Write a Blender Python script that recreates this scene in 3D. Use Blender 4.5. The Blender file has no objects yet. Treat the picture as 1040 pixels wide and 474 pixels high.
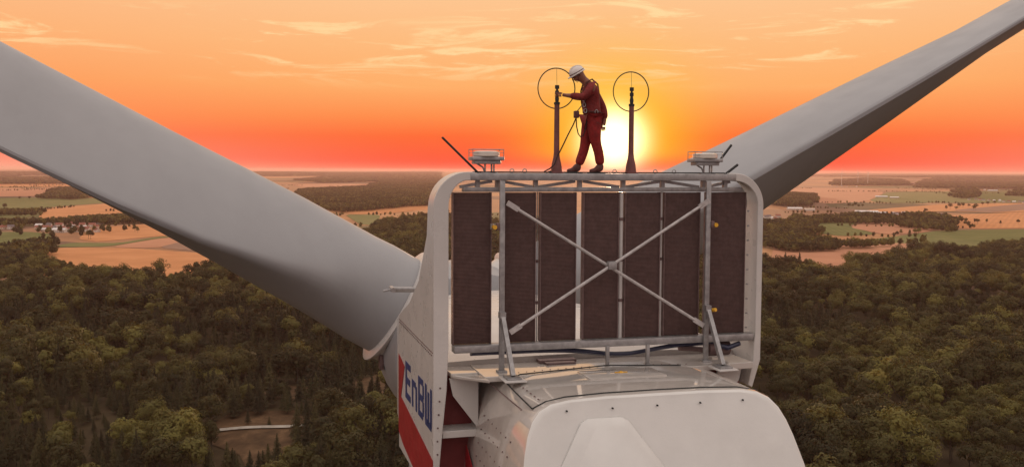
import bpy, bmesh, math, random
import numpy as np
from mathutils import Vector, Matrix, noise
random.seed(7); RN = random.Random(11)
S = bpy.context.scene
COL = S.collection
R = math.radians

# ------------------------------------------------------------------ camera, sky, sun, exposure
H = 132.0                                     # camera height over the plain
cam_d = bpy.data.cameras.new('camera'); cam = bpy.data.objects.new('camera', cam_d); COL.objects.link(cam)
cam_d.sensor_width = 36; cam_d.lens = 34.6154; cam_d.clip_start = .1; cam_d.clip_end = 200000
PITCH = math.atan(.064)
cam.matrix_world = Matrix.Translation((0, 0, H)) @ Matrix.Rotation(R(90) - PITCH, 4, 'X') @ Matrix.Rotation(R(.3), 4, 'Z')
S.camera = cam
SUN_AZ, SUN_EL = R(5.85), R(1.75)              # azimuth to the right of +Y
sdir = Vector((math.sin(SUN_AZ) * math.cos(SUN_EL), math.cos(SUN_AZ) * math.cos(SUN_EL), math.sin(SUN_EL)))
sun_d = bpy.data.lights.new('sun', 'SUN'); sun = bpy.data.objects.new('sun', sun_d); COL.objects.link(sun)
sun_d.energy = 3.2; sun_d.angle = R(.53); sun_d.color = (1, .62, .36)
sun.rotation_euler = sdir.to_track_quat('Z', 'Y').to_euler(); sun.location = (0, 0, 400)
S.view_settings.view_transform = 'Standard'; S.view_settings.look = 'None'
S.view_settings.exposure = 0; S.view_settings.gamma = 1
S.cycles.use_denoising = True
S.cycles.max_bounces = 6; S.cycles.volume_bounces = 0; S.cycles.transparent_max_bounces = 8
S.cycles.caustics_reflective = False; S.cycles.caustics_refractive = False

def lin(r, g, b):
    f = lambda c: (c / 12.92 if c <= .04045 else ((c + .055) / 1.055) ** 2.4)
    return (f(r / 255), f(g / 255), f(b / 255), 1)

class NT:                                      # tiny node helper
    def __init__(s, t): s.t = t
    def n(s, ty, **k):
        o = s.t.nodes.new(ty)
        for a, b in k.items(): setattr(o, a, b)
        return o
    def l(s, a, b): s.t.links.new(a, b)
    def m(s, op, a, b=None, c=None, clamp=False):
        o = s.n('ShaderNodeMath', operation=op); o.use_clamp = clamp
        for i, v in enumerate((a, b, c)):
            if v is None: continue
            if isinstance(v, (int, float)): o.inputs[i].default_value = v
            else: s.l(v, o.inputs[i])
        return o.outputs[0]
    def ss(s, v, a, b, lo=0, hi=1):
        o = s.n('ShaderNodeMapRange', interpolation_type='SMOOTHSTEP')
        s.l(v, o.inputs[0]); o.inputs[1].default_value = a; o.inputs[2].default_value = b
        o.inputs[3].default_value = lo; o.inputs[4].default_value = hi
        return o.outputs[0]
    def mix(s, f, a, b, mode='MIX'):
        o = s.n('ShaderNodeMix', data_type='RGBA', blend_type=mode)
        for i, v in ((0, f), (6, a), (7, b)):
            if isinstance(v, (int, float)): o.inputs[i].default_value = v
            elif isinstance(v, tuple): o.inputs[i].default_value = v
            else: s.l(v, o.inputs[i])
        return o.outputs[2]
    def ramp(s, f, st, ip='LINEAR'):
        o = s.n('ShaderNodeValToRGB'); r = o.color_ramp; r.interpolation = ip
        while len(r.elements) > 1: r.elements.remove(r.elements[-1])
        r.elements[0].position = st[0][0]; r.elements[0].color = st[0][1]
        for p, c in st[1:]:
            e = r.elements.new(p); e.color = c
        s.l(f, o.inputs[0]); return o.outputs[0]
    def noise(s, vec, sc, det=3, rough=.5, dist=0):
        o = s.n('ShaderNodeTexNoise'); s.l(vec, o.inputs['Vector'])
        o.inputs['Scale'].default_value = sc; o.inputs['Detail'].default_value = det
        o.inputs['Roughness'].default_value = rough; o.inputs['Distortion'].default_value = dist
        return o.outputs[0]
    def mapp(s, vec, scale=(1, 1, 1), rot=(0, 0, 0), loc=(0, 0, 0)):
        o = s.n('ShaderNodeMapping'); s.l(vec, o.inputs[0])
        o.inputs['Scale'].default_value = scale; o.inputs['Rotation'].default_value = rot; o.inputs['Location'].default_value = loc
        return o.outputs[0]

W = bpy.data.worlds.new('World'); S.world = W; W.use_nodes = True
t = W.node_tree; t.nodes.clear(); n = NT(t)
tc = n.n('ShaderNodeTexCoord').outputs['Generated']
nrm = n.n('ShaderNodeVectorMath', operation='NORMALIZE'); n.l(tc, nrm.inputs[0]); dv = nrm.outputs[0]
sx = n.n('ShaderNodeSeparateXYZ'); n.l(dv, sx.inputs[0]); dz = sx.outputs[2]
flat = n.n('ShaderNodeVectorMath', operation='MULTIPLY'); n.l(dv, flat.inputs[0]); flat.inputs[1].default_value = (1, 1, 0)
fn = n.n('ShaderNodeVectorMath', operation='NORMALIZE'); n.l(flat.outputs[0], fn.inputs[0])
da = n.n('ShaderNodeVectorMath', operation='DOT_PRODUCT'); n.l(fn.outputs[0], da.inputs[0]); da.inputs[1].default_value = (math.sin(SUN_AZ), math.cos(SUN_AZ), 0)
az = n.m('ARCCOSINE', n.m('MINIMUM', da.outputs['Value'], 1.0))
ds = n.n('ShaderNodeVectorMath', operation='DOT_PRODUCT'); n.l(dv, ds.inputs[0]); ds.inputs[1].default_value = sdir
ang = n.m('ARCCOSINE', n.m('MINIMUM', ds.outputs['Value'], 1.0))
zc = n.m('MULTIPLY', n.m('MAXIMUM', dz, 0.0), 4.0)          # 0..0.25 -> 0..1
near = n.ramp(zc, [(0, lin(255, 106, 80)), (.036, lin(255, 88, 58)), (.136, lin(255, 108, 54)), (.216, lin(255, 143, 76)), (.336, lin(255, 176, 106)),
                   (.5, lin(254, 188, 126)), (.66, lin(254, 197, 143)), (1, lin(248, 200, 156))])
side = n.ramp(zc, [(0, lin(255, 166, 138)), (.05, lin(255, 140, 112)), (.13, lin(255, 130, 88)), (.19, lin(255, 142, 86)), (.33, lin(254, 162, 98)),
                   (.5, lin(254, 180, 120)), (.7, lin(252, 190, 138)), (1, lin(248, 198, 152))])
base = n.mix(n.ss(az, R(9), R(34)), near, side)
# the opposite half of the sky and the zenith: pale, cool rose
back = n.ramp(n.m('MAXIMUM', dz, 0.0), [(0, (.34, .23, .22, 1)), (.15, (.46, .36, .35, 1)), (.5, (.80, .74, .73, 1)), (1, (1.0, .95, .93, 1))])
base = n.mix(n.ss(az, R(45), R(120)), base, back)
base = n.mix(n.ss(dz, .16, .6), base, (.98, .86, .80, 1))
# glow round the sun
halo = n.m("EXPONENT", n.m("MULTIPLY", n.m("POWER", n.m("DIVIDE", ang, R(4.1)), 2), -1.0))
halo = n.m('MULTIPLY', halo, n.ss(dz, -.002, .022, .12, 1))
base = n.mix(halo, base, (1.0, .60, .012, 1))
# thin high streaks of cloud
cv = n.n('ShaderNodeCombineXYZ'); n.l(n.m('MULTIPLY', sx.outputs[0], 1), cv.inputs[0]); n.l(sx.outputs[1], cv.inputs[1])
n.l(n.m('MULTIPLY', dz, 9.0), cv.inputs[2])
rot = n.mapp(cv.outputs[0], rot=(0, R(6), 0))
c1 = n.noise(rot, 6.5, 9, .66, .9); c2 = n.noise(rot, 2.2, 2, .5)
cm = n.m('MULTIPLY', n.ss(c1, .52, .63), n.ss(c2, .40, .56))
cm = n.m('MULTIPLY', cm, n.ss(dz, .075, .115))
cm = n.m('MULTIPLY', cm, n.ss(dz, .3, .9, .75, .2))
base = n.mix(cm, base, lin(255, 224, 164))
core = n.m('EXPONENT', n.m('MULTIPLY', n.m('POWER', n.m('DIVIDE', ang, R(1.65)), 2.6), -1.0))
core = n.mix(1.0, (0, 0, 0, 1), n.mix(core, (0, 0, 0, 1), (2.2, 1.9, 1.25, 1)), 'ADD')
base = n.mix(1.0, base, core, 'ADD')
sky = n.n('ShaderNodeTexSky', sky_type='NISHITA'); sky.sun_disc = False; sky.sun_elevation = SUN_EL; sky.sun_rotation = SUN_AZ
b1 = n.n('ShaderNodeBackground'); n.l(base, b1.inputs[0]); b1.inputs[1].default_value = 1.0
b2 = n.n('ShaderNodeBackground'); n.l(n.mix(n.ss(dz, .2, .7), (0, 0, 0, 1), sky.outputs[0]), b2.inputs[0]); b2.inputs[1].default_value = .05
ad = n.n('ShaderNodeAddShader'); n.l(b1.outputs[0], ad.inputs[0]); n.l(b2.outputs[0], ad.inputs[1])
out = n.n('ShaderNodeOutputWorld'); n.l(ad.outputs[0], out.inputs[0])

# ------------------------------------------------------------------ helpers
def tag(o, label=None, cat=None, group=None, kind=None):
    if label: o['label'] = label
    if cat: o['category'] = cat
    if group: o['group'] = group
    if kind: o['kind'] = kind
    return o

def mat(name, col, rough=.6, metal=0, var=.12, vs=3.0, grime=0, bump=0, bs=60, spec=.5, coat=0, streak=False):
    m = bpy.data.materials.new(name); m.use_nodes = True
    n = NT(m.node_tree); p = m.node_tree.nodes['Principled BSDF']
    c = (*col, 1) if len(col) == 3 else col
    tc = n.n('ShaderNodeTexCoord').outputs['Object']
    v = n.mapp(tc, (1, 1, .25)) if streak else tc
    f = n.noise(v, vs, 5, .6)
    lo = tuple(x * (1 - var) for x in c[:3]) + (1,); hi = tuple(min(1, x * (1 + var)) for x in c[:3]) + (1,)
    cc = n.mix(n.ss(f, .3, .7), lo, hi)
    if grime:
        g = n.noise(v, vs * .45, 8, .72, .8)
        cc = n.mix(n.m('MULTIPLY', n.ss(g, .5, .75), grime), cc, (c[0] * .42, c[1] * .34, c[2] * .27, 1))
    n.l(cc, p.inputs['Base Color'])
    p.inputs['Metallic'].default_value = metal
    n.l(n.ss(n.noise(tc, vs * 2.3, 4), .2, .8, rough * .82, min(1, rough * 1.18)), p.inputs['Roughness'])
    p.inputs['Specular IOR Level'].default_value = spec
    p.inputs['Coat Weight'].default_value = coat
    if bump:
        b = n.n('ShaderNodeBump'); b.inputs['Strength'].default_value = bump; b.inputs['Distance'].default_value = .02
        n.l(n.noise(tc, bs, 3), b.inputs['Height']); n.l(b.outputs[0], p.inputs['Normal'])
    return m

class MB:
    def __init__(s): s.v = []; s.f = []; s.m = []
    def add(s, vs, fs, mi=0):
        o = len(s.v); s.v += [tuple(v) for v in vs]; s.f += [tuple(i + o for i in f) for f in fs]; s.m += [mi] * len(fs)
    def box(s, x0, x1, y0, y1, z0, z1, mi=0, b=0):
        if b <= 0:
            s.add([(x, y, z) for z in (z0, z1) for y in (y0, y1) for x in (x0, x1)],
                  [(0, 2, 3, 1), (4, 5, 7, 6), (0, 1, 5, 4), (2, 6, 7, 3), (0, 4, 6, 2), (1, 3, 7, 5)], mi)
        else:
            bm = bmesh.new(); bmesh.ops.create_cube(bm, size=1)
            for v in bm.verts: v.co = ((x0 + x1) / 2 + v.co.x * (x1 - x0), (y0 + y1) / 2 + v.co.y * (y1 - y0), (z0 + z1) / 2 + v.co.z * (z1 - z0))
            bmesh.ops.bevel(bm, geom=bm.edges[:], offset=b, segments=2, affect='EDGES', profile=.5)
            s.frombm(bm, mi)
    def frombm(s, bm, mi=0):
        bm.verts.index_update()
        s.add([v.co[:] for v in bm.verts], [[v.index for v in f.verts] for f in bm.faces], mi); bm.free()
    def tube(s, pts, r, k=8, mi=0, cap=True, close=False):
        pts = [Vector(p) for p in pts]; n_ = len(pts); rs = r if isinstance(r, (list, tuple)) else [r] * n_
        vs = []; u = None
        for i, p in enumerate(pts):
            if close: d = (pts[(i + 1) % n_] - pts[i - 1])
            else: d = pts[min(i + 1, n_ - 1)] - pts[max(i - 1, 0)]
            d.normalize()
            if u is None:
                u = d.orthogonal().normalized()
            u = (u - d * u.dot(d)).normalized(); w = d.cross(u)
            for j in range(k):
                a = 2 * math.pi * j / k; vs.append(p + (u * math.cos(a) + w * math.sin(a)) * rs[i])
        fs = []
        for i in range(n_ if close else n_ - 1):
            for j in range(k):
                a, b = i * k + j, i * k + (j + 1) % k; c, d = ((i + 1) % n_) * k + (j + 1) % k, ((i + 1) % n_) * k + j
                fs.append((a, b, c, d))
        if cap and not close: fs.append(tuple(range(k))[::-1]); fs.append(tuple((n_ - 1) * k + j for j in range(k)))
        s.add(vs, fs, mi)
    def beam(s, a, b, w, h, mi=0, upv=(0, -1, 0)):
        a = Vector(a); b = Vector(b); d = (b - a).normalized(); u = Vector(upv); u = (u - d * u.dot(d)).normalized(); q = d.cross(u)
        vs = [p + q * sx_ * w / 2 + u * sy_ * h / 2 for p in (a, b) for sx_, sy_ in ((-1, -1), (1, -1), (1, 1), (-1, 1))]
        s.add(vs, [(0, 1, 2, 3), (7, 6, 5, 4), (0, 4, 5, 1), (1, 5, 6, 2), (2, 6, 7, 3), (3, 7, 4, 0)], mi)
    def prism(s, poly, off, mi=0):                     # poly: 3D points (planar), off: thickness vector
        k = len(poly); off = Vector(off); vs = [Vector(p) for p in poly] + [Vector(p) + off for p in poly]
        s.add(vs, [tuple(range(k)), tuple(range(2 * k - 1, k - 1, -1))] + [(i, i + k, (i + 1) % k + k, (i + 1) % k) for i in range(k)], mi)
    def loft(s, secs, cap=True, mi=0):
        k = len(secs[0]); vs = [v for q in secs for v in q]; fs = []
        for i in range(len(secs) - 1):
            for j in range(k):
                fs.append((i * k + j, i * k + (j + 1) % k, (i + 1) * k + (j + 1) % k, (i + 1) * k + j))
        if cap: fs.append(tuple(range(k))[::-1]); fs.append(tuple((len(secs) - 1) * k + j for j in range(k)))
        s.add(vs, fs, mi)
    def dome(s, c, r, k=8, rings=3, sz=1, mi=0):
        secs = []
        vs = [(c[0], c[1], c[2] + r * sz)]; fs = []
        for i in range(1, rings + 1):
            a = math.pi / 2 * i / rings
            for j in range(k):
                b = 2 * math.pi * j / k
                vs.append((c[0] + r * math.sin(a) * math.cos(b), c[1] + r * math.sin(a) * math.sin(b), c[2] + r * sz * math.cos(a)))
        for j in range(k): fs.append((0, 1 + j, 1 + (j + 1) % k))
        for i in range(rings - 1):
            for j in range(k):
                a = 1 + i * k; fs.append((a + j, a + k + j, a + k + (j + 1) % k, a + (j + 1) % k))
        s.add(vs, fs, mi)
    def build(s, name, ms, parent=None, off=(0, 0, 0), smooth=True, angle=35, bevel=0):
        me = bpy.data.meshes.new(name); me.from_pydata(s.v, [], s.f)
        for m in (ms if isinstance(ms, (list, tuple)) else [ms]): me.materials.append(m)
        me.polygons.foreach_set('material_index', s.m)
        bm = bmesh.new(); bm.from_mesh(me); bmesh.ops.recalc_face_normals(bm, faces=bm.faces); bm.to_mesh(me); bm.free()
        if smooth:
            me.shade_smooth(); me.set_sharp_from_angle(angle=R(angle))
        o = bpy.data.objects.new(name, me); COL.objects.link(o); o.location = off
        if parent: o.parent = parent
        if bevel:
            b = o.modifiers.new('bevel', 'BEVEL'); b.width = bevel; b.segments = 2; b.limit_method = 'ANGLE'; b.angle_limit = R(40)
        return o

def empty(name, loc=(0, 0, 0), rz=0, parent=None):
    o = bpy.data.objects.new(name, None); COL.objects.link(o); o.location = loc; o.rotation_euler = (0, 0, rz)
    o.empty_display_size = .3
    if parent: o.parent = parent
    return o

M = {}
M['white'] = mat('white_gelcoat', (.60, .575, .55), .30, var=.06, vs=1.2, grime=.26, bump=.05, bs=30)
M['deck'] = mat('glossy_gelcoat', (.52, .48, .44), .07, var=.10, vs=1.6, grime=.34, spec=.75, coat=.5)
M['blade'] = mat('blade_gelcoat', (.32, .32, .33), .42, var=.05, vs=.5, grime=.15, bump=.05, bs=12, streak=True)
M['hood'] = mat('hood_paint', (.70, .69, .66), .55, var=.04, vs=1.5, grime=.10, bump=.06, bs=25)
M['steel'] = mat('galvanised_steel', (.36, .35, .35), .45, metal=.55, var=.18, vs=9, grime=.3)
M['mast'] = mat('red_brown_mast_paint', (.17, .055, .05), .5, var=.2, vs=9, grime=.3)
M['brace'] = mat('bright_galvanised_steel', (.52, .49, .48), .5, metal=.3, var=.15, vs=9, grime=.3)
M['dsteel'] = mat('dark_steel', (.17, .11, .105), .55, metal=.4, var=.2, vs=9)
M['panel'] = mat('radiator_mesh', (.105, .058, .052), .85, var=.14, vs=7, grime=.3)
M['red'] = mat('red_paint', (.33, .018, .024), .42, var=.08, vs=2, grime=.22)
M['redd'] = mat('red_paint_shaded', (.20, .035, .035), .6, var=.12, vs=3, grime=.4)  # duller copy of the red: shade of the recess put into the colour, plus grime
M['blue'] = mat('blue_lettering', (.028, .05, .17), .4, var=.08, vs=4)
M['hose'] = mat('blue_hose', (.02, .02, .055), .35, var=.1, vs=8)
M['black'] = mat('black_rubber', (.02, .02, .02), .6, var=.2, vs=6)
M['yellow'] = mat('yellow_cap', (.75, .40, .03), .4, var=.1, vs=8)
M['lens'] = mat('clear_lens', (.72, .66, .58), .12, var=.05, vs=8, spec=.8)
M['bark'] = mat('bark', (.075, .055, .04), .9, var=.3, vs=2)

# radiator mesh gets fine vertical fins as relief
def fins(m):
    n = NT(m.node_tree); p = m.node_tree.nodes['Principled BSDF']
    tc = n.n('ShaderNodeTexCoord').outputs['Object']
    w = n.n('ShaderNodeTexWave', wave_type='BANDS', bands_direction='Z'); n.l(tc, w.inputs[0]); w.inputs['Scale'].default_value = 14
    w2 = n.n('ShaderNodeTexWave', wave_type='BANDS', bands_direction='X'); n.l(tc, w2.inputs[0]); w2.inputs['Scale'].default_value = 22
    b = n.n('ShaderNodeBump'); b.inputs['Strength'].default_value = .6; b.inputs['Distance'].default_value = .01
    n.l(n.m('ADD', w.outputs[1], w2.outputs[1]), b.inputs['Height']); n.l(b.outputs[0], p.inputs['Normal'])
fins(M['panel'])

# ------------------------------------------------------------------ wind turbine frame of reference
TH = R(15.5); N0 = Vector((1.555, 16.8, H))
ax = Vector((-math.sin(TH), math.cos(TH), 0)); cx = Vector((math.cos(TH), math.sin(TH), 0))
TY = 6.2                                       # tower axis, metres ahead of the cooler

def terrain(x, y):
    d = math.hypot(x, y)
    k = min(1, max(0, (d - 60) / 200)) * (1 - min(1, max(0, (d - 950) / 300)))
    h = 0
    if k > 0:
        h += k * (19 * noise.noise(Vector((x / 330 + 3.1, y / 210, 0))) + 5 * noise.noise(Vector((x / 120, y / 95 + 5, 2))))
    k2 = min(1, max(0, (d - 9000) / 14000))
    if k2 > 0:
        h += k2 * (45 * noise.noise(Vector((x / 9000, y / 7000, 7))) + 40 + 18 * noise.noise(Vector((x / 2500, y / 2500, 1))))
    return h

base_w = N0 + ax * TY; gz = terrain(base_w.x, base_w.y)
turb = empty('wind_turbine', (base_w.x, base_w.y, gz), TH)
tag(turb, 'white three-bladed wind turbine with red stripe and blue lettering, seen from behind its nacelle', 'wind turbine')
T0 = (0, -TY, H - gz)                           # local offset: cooler-plane coordinates -> root

def part(mb, name, m, parent, **k):
    off = Vector(T0) if parent is turb else Vector((0, 0, 0))
    return mb.build(name, m, parent, off, **k)

# tower
mb = MB(); mb.tube([(0, TY, -6.9), (0, TY, -40), (0, TY, gz - H - 1)], [1.7, 2.0, 2.6], 32); tower = part(mb, 'tower', M['white'], turb)
# nacelle front body (lofted)
def sect(y, hw, top, side, bot, n_=9, crown=.35):
    """closed cross-section: crowned top, upright sides, rounded lower corners"""
    pr = []
    for i in range(n_ + 1):
        u = i / n_ * 2 - 1; pr.append((u * hw * .97, y, side + (top - side) * (1 - abs(u) ** 2.2)))
    R_ = [(hw, side - .12), (hw, (side + bot) / 2), (hw, bot + .95), (hw * .93, bot + .5), (hw * .72, bot + .1), (0, bot)]
    pr += [(a, y, b) for a, b in R_]
    pr += [(-a, y, b) for a, b in R_[-2::-1]]
    return pr
mb = MB()
mb.loft([sect(.55, 2.86, -3.22, -3.28, -6.9, crown=.1), sect(1.6, 2.87, -3.12, -3.22, -6.9), sect(3.2, 2.87, -2.98, -3.12, -6.5),
         sect(3.55, 2.78, -2.95, -3.1, -6.3), sect(5, 2.6, -2.95, -3.2, -6.9), sect(8, 2.3, -3.0, -3.5, -6.9), sect(9.4, 2.0, -3.2, -3.8, -6.6)])
nac = part(mb, 'nacelle_body', M['white'], turb, angle=50)
# low service deck under and before the cooler
mb = MB(); mb.box(-2.2, 2.2, -.5, .56, -3.42, -3.33); mb.box(-2.66, -2.2, -.05, .56, -3.42, -3.345); mb.box(2.2, 2.72, -.35, .56, -3.46, -3.345)
mb.prism([(-2.2, -.05, -3.42), (-2.2, -.85, -3.36), (-2.66, -.05, -3.42)], (0, 0, .05))
part(mb, 'service_deck', M['deck'], turb, smooth=False, bevel=.012)
# recessed painted wall, ledge and gusset beside the hood (left) and their twins on the right
for s in (-1, 1):
    mb = MB(); mb.box(*sorted((s * 2.17, s * 2.84)), .38, .54, -6.4, -3.43)
    part(mb, 'recessed_wall', M['redd'], turb)
    mb = MB(); mb.box(*sorted((s * 2.18, s * 2.80)), -.05, .37, -4.42, -4.30); part(mb, 'ledge', M['white'], turb, bevel=.01)
    mb = MB(); mb.prism([(s * 2.68, -.03, -3.43), (s * 2.19, -.03, -3.43), (s * 2.19, -.03, -4.29), (s * 2.62, -.03, -3.72)], (0, .04, 0))
    part(mb, 'gusset_plate', M['white'], turb, smooth=False)

# rear hood
PR = [(0, -3.30), (.8, -3.305), (1.4, -3.33), (1.68, -3.375), (1.86, -3.46), (1.99, -3.60), (2.08, -3.78), (2.15, -4.0), (2.24, -4.4), (2.36, -5.2), (2.36, -6.2), (1.9, -6.8), (0, -6.9)]
prof = PR + [(-a, b) for a, b in PR[-2:0:-1]]
def hs(y0, inset, slope=.45, k=1.0, dz=0):
    r = []
    for (a, b) in prof:
        cxx, czz = 0, -5.0
        d = math.hypot(a - cxx, b - czz); f = (d - inset) / d
        r.append(((a - cxx) * f * k, y0 + slope * (b + 3.3), (b - czz) * f + czz + dz))
    return r
mb = MB()
mb.loft([hs(.50, 0, 0, 1.0, -.015), hs(-1.2, 0, .1, 1.01), hs(-2.25, 0, .42), hs(-2.31, .012, .45), hs(-2.345, .045, .45), hs(-2.36, .10, .45)], cap=False)
k = len(prof); o_ = len(mb.v); mb.f.append(tuple(range(o_ - k, o_))); mb.m.append(1)
for i in range(len(mb.f) - 1):
    mb.m[i] = 1 if i >= 3 * k else 0
hood = part(mb, 'rear_hood', [M['deck'], M['hood']], turb, angle=30)
def rf(z, e=0): return -2.36 + .45 * (z + 3.3) - e        # rear face depth at height z
# raised vent cover on the rear face
mb = MB(); o1 = [(-1.28, -3.62), (-1.18, -3.57), (-.62, -3.57), (-.52, -3.62), (-.06, -4.25), (.55, -5.6), (-2.2, -5.6), (-1.72, -4.25)]
o2 = [(-1.12, -3.72), (-1.04, -3.67), (-.68, -3.67), (-.60, -3.72), (-.18, -4.3), (.40, -5.5), (-1.95, -5.5), (-1.50, -4.3)]
mb.loft([[(a, rf(b, -.01), b) for a, b in o1], [(a, rf(b, .10), b) for a, b in o2]], cap=True)
part(mb, 'vent_cover', M['hood'], hood, bevel=.045)
# fasteners on the rear face
mb = MB()
for px in (-1.45, -.74, -.03, .67, 1.38):
    z = -3.47; mb.tube([(px, rf(z, -.02), z), (px, rf(z, .006), z)], .014, 8)
tag(part(mb, 'bolt_heads', M['black'], hood), kind='stuff')
# black seal seam along the hood top, rivet rows
mb = MB()
sm = [(x, -2.18, zz + .003) for x, zz in [(-1.9, -3.47), (-1.7, -3.38), (-1.4, -3.325), (-.8, -3.30), (0, -3.295), (.8, -3.30), (1.4, -3.325), (1.75, -3.395)]]
mb.tube(sm, .012, 6)
mb.tube([(-1.9, -2.18, -3.467), (-1.93, -1.4, -3.40), (-1.9, -.7, -3.385), (-1.6, -.48, -3.32), (0, -.28, -3.285), (1.3, -.40, -3.32)], .011, 6)
part(mb, 'seal_seam', M['black'], hood)
mb = MB()
for i in range(34):
    u = i / 33; mb.dome((-2.05 + .01 * i / 33, .3 - 2.4 * u, -3.50 + .0 * u), .018, 6, 2)
for i in range(22):
    u = i / 21; x = -1.6 + 3.0 * u; mb.dome((x, -.40 + .14 * math.sin(math.pi * u), -3.312 + .012 * math.sin(math.pi * u)), .014, 6, 2)
for i in range(6): mb.dome((-1.75, -1.0 - .2 * i, -3.385), .018, 6, 2)
tag(part(mb, 'rivets', M['dsteel'], hood), kind='stuff')
mb = MB()
for j in range(5):
    for i in range(7):
        z_ = -4.0 - .22 * j; w_ = np.interp(-z_, [-b for a, b in PR], [a for a, b in PR]) * 1.008; mb.tube([(-w_ + .03, -.35 - .27 * i, z_), (-w_ - .010, -.35 - .27 * i, z_)], .013, 6)
tag(part(mb, 'side_rivets', M['dsteel'], hood), kind='stuff')
# red stripe low on the hood side
mb = MB(); mb.prism([(-2.335, .2, -4.62), (-2.345, -.9, -5.2), (-2.37, -1.8, -6.1), (-2.37, .3, -6.1)], (-.012, 0, 0)); part(mb, 'red_stripe', M['red'], hood, smooth=False)
# shallow raised access hatch and smaller fittings on the glossy deck
mb = MB(); mb.box(-.66, .66, -1.25, -.62, -3.32, -3.283, b=.012); part(mb, 'roof_hatch', M['deck'], hood, bevel=0)
mb = MB(); mb.dome((0, -.9, -3.283), .04, 10, 3, .6); mb.box(-.11, .11, -.92, -.88, -3.284, -3.272, b=.005); part(mb, 'hatch_handle', M['yellow'], hood)
mb = MB(); mb.box(-1.02, -.35, .30, .50, -3.325, -3.27, b=.01); mb.box(-.95, -.42, .12, .27, -3.325, -3.285, b=.008); part(mb, 'deck_fitting', M['dsteel'], hood)

# ------------------------------------------------------------------ cooler on the roof
cool = MB()
cool.box(-2.36, 2.42, -.16, .16, -.165, -.045, b=.012)         # walkway beam on top
cool.box(-2.45, 2.62, -.02, .12, -.355, -.28, b=.008)          # lower rail
cool.box(-2.62, 2.84, -.14, .10, -3.0, -2.88, b=.012)           # bottom rail
frame = part(cool, 'cooler_frame', M['steel'], turb)
mb = MB()
for x in (-1.86, -1.2, -.42, .37, 1.1, 1.88, 2.3, -2.2):
    mb.box(x - .035, x + .035, 0, .08, -.28, -.165)
for x0, x1, s in ((-1.8, -1.25, 1), (-1.15, -.5, -1), (-.36, .3, 1), (.42, 1.05, -1), (1.15, 1.8, 1), (-2.5, -1.95, -1), (1.95, 2.4, -1)):
    za, zb = (-.18, -.275) if s > 0 else (-.275, -.18)
    mb.beam((x0, .04, za), (x1, .04, zb), .05, .045)
part(mb, 'truss_web', M['steel'], frame)
pan = [(-2.62, -1.97), (-1.76, -1.20), (-1.12, -.485), (-.355, .285), (.405, 1.055), (1.135, 1.81), (1.945, 2.70)]
for (a, b) in pan:
    mb = MB(); mb.box(a, b, 0, .10, -2.87, -.37, b=.008)
    po = part(mb, 'radiator_panel', M['panel'], frame)
    mb = MB()
    for xx in (a, b): mb.box(xx - .004 if xx == a else xx - .014, xx + .014 if xx == a else xx + .004, -.012, .112, -2.875, -.365)
    part(mb, 'panel_edge', M['dsteel'], frame, smooth=False)
mb = MB()
for x, r_ in ((.345, .040), (1.095, .024), (-1.16, .010)):
    mb = MB(); mb.tube([(x, .05, -.36), (x, .05, -2.9)], r_, 10)
    part(mb, 'coolant_pipe', M['white'] if x > 0 else M['steel'], frame)
    for z_ in (-.8, -1.5, -2.2):
        mb = MB(); mb.tube([(x, .05, z_), (x, .05, z_ - .05)], r_ + .012, 10); part(mb, 'pipe_clamp', M['dsteel'], frame)
for x in (-1.83, 1.88):
    mb = MB(); mb.box(x - .045, x + .045, -.20, -.145, -3.34, -.17, b=.01)
    mb.box(x - .08, x + .08, -.26, -.10, -3.345, -3.30, b=.008)
    part(mb, 'post', M['steel'], frame)
    s_ = 1 if x > 0 else -1
    mb = MB(); mb.box(*sorted((x + s_ * .045, x + s_ * .11)), -.22, -.16, -.98, -.86, b=.008); part(mb, 'bracket', M['dsteel'], frame)
    mb = MB(); mb.tube([(x + s_ * .135, -.14, -.93), (x + s_ * .135, -.235, -.93)], [.036, .036], 12); part(mb, 'yellow_cap', M['yellow'], frame)
    mb = MB(); mb.beam((x, -.24, -2.42), (x + (.03 if x < 0 else .02), -.78, -3.28), .085, .07, upv=(1, 0, 0))
    mb.box(x - .1, x + .14, -.92, -.62, -3.33, -3.285, b=.01)
    mb.beam((x - .05, -.2, -2.38), (x + .05, -.2, -2.38), .10, .14)
    part(mb, 'strut', M['steel'], frame)
    mb = MB(); mb.box(x - .16, x + .2, -1.02, -.58, -3.34, -3.318, b=.008); part(mb, 'foot_plate', M['white'], frame)
mb = MB(); mb.tube([(1.96, -.22, -2.42), (1.99, -.31, -2.40)], .034, 10); part(mb, 'yellow_knob', M['yellow'], frame)
for (a, b) in (((-1.76, -.53), (1.80, -2.68)), ((-1.72, -2.66), (1.84, -.50))):
    y = -.235 if a[1] > -1 else -.29
    A = Vector((a[0], y, a[1])); B = Vector((b[0], y, b[1])); d = (B - A).normalized()
    mb = MB(); mb.tube([A + d * .18, B - d * .18], .027, 10); mb.beam(A, A + d * .22, .085, .04); mb.beam(B - d * .22, B, .085, .04)
    part(mb, 'cross_brace', M['brace'], frame)
mb = MB(); mb.box(-.02, .14, -.34, -.21, -1.66, -1.52, b=.02); part(mb, 'brace_clamp', M['steel'], frame)
for x in (.04, .78):
    mb = MB(); mb.box(x - .03, x + .03, -.2, -.14, -3.33, -2.98, b=.005); mb.box(x - .06, x + .06, -.24, -.10, -3.335, -3.31)
    part(mb, 'support_foot', M['steel'], frame)
mb = MB()
for dy, sag in ((0, 0), (.07, .025)):
    pts = [(-2.3 + 4.5 * i / 30, .02 + dy, -3.03 - sag - .13 * math.exp(-((-2.3 + 4.5 * i / 30 - .4) / .75) ** 2)) for i in range(31)]
    mb.tube(pts, .036, 8)
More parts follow.
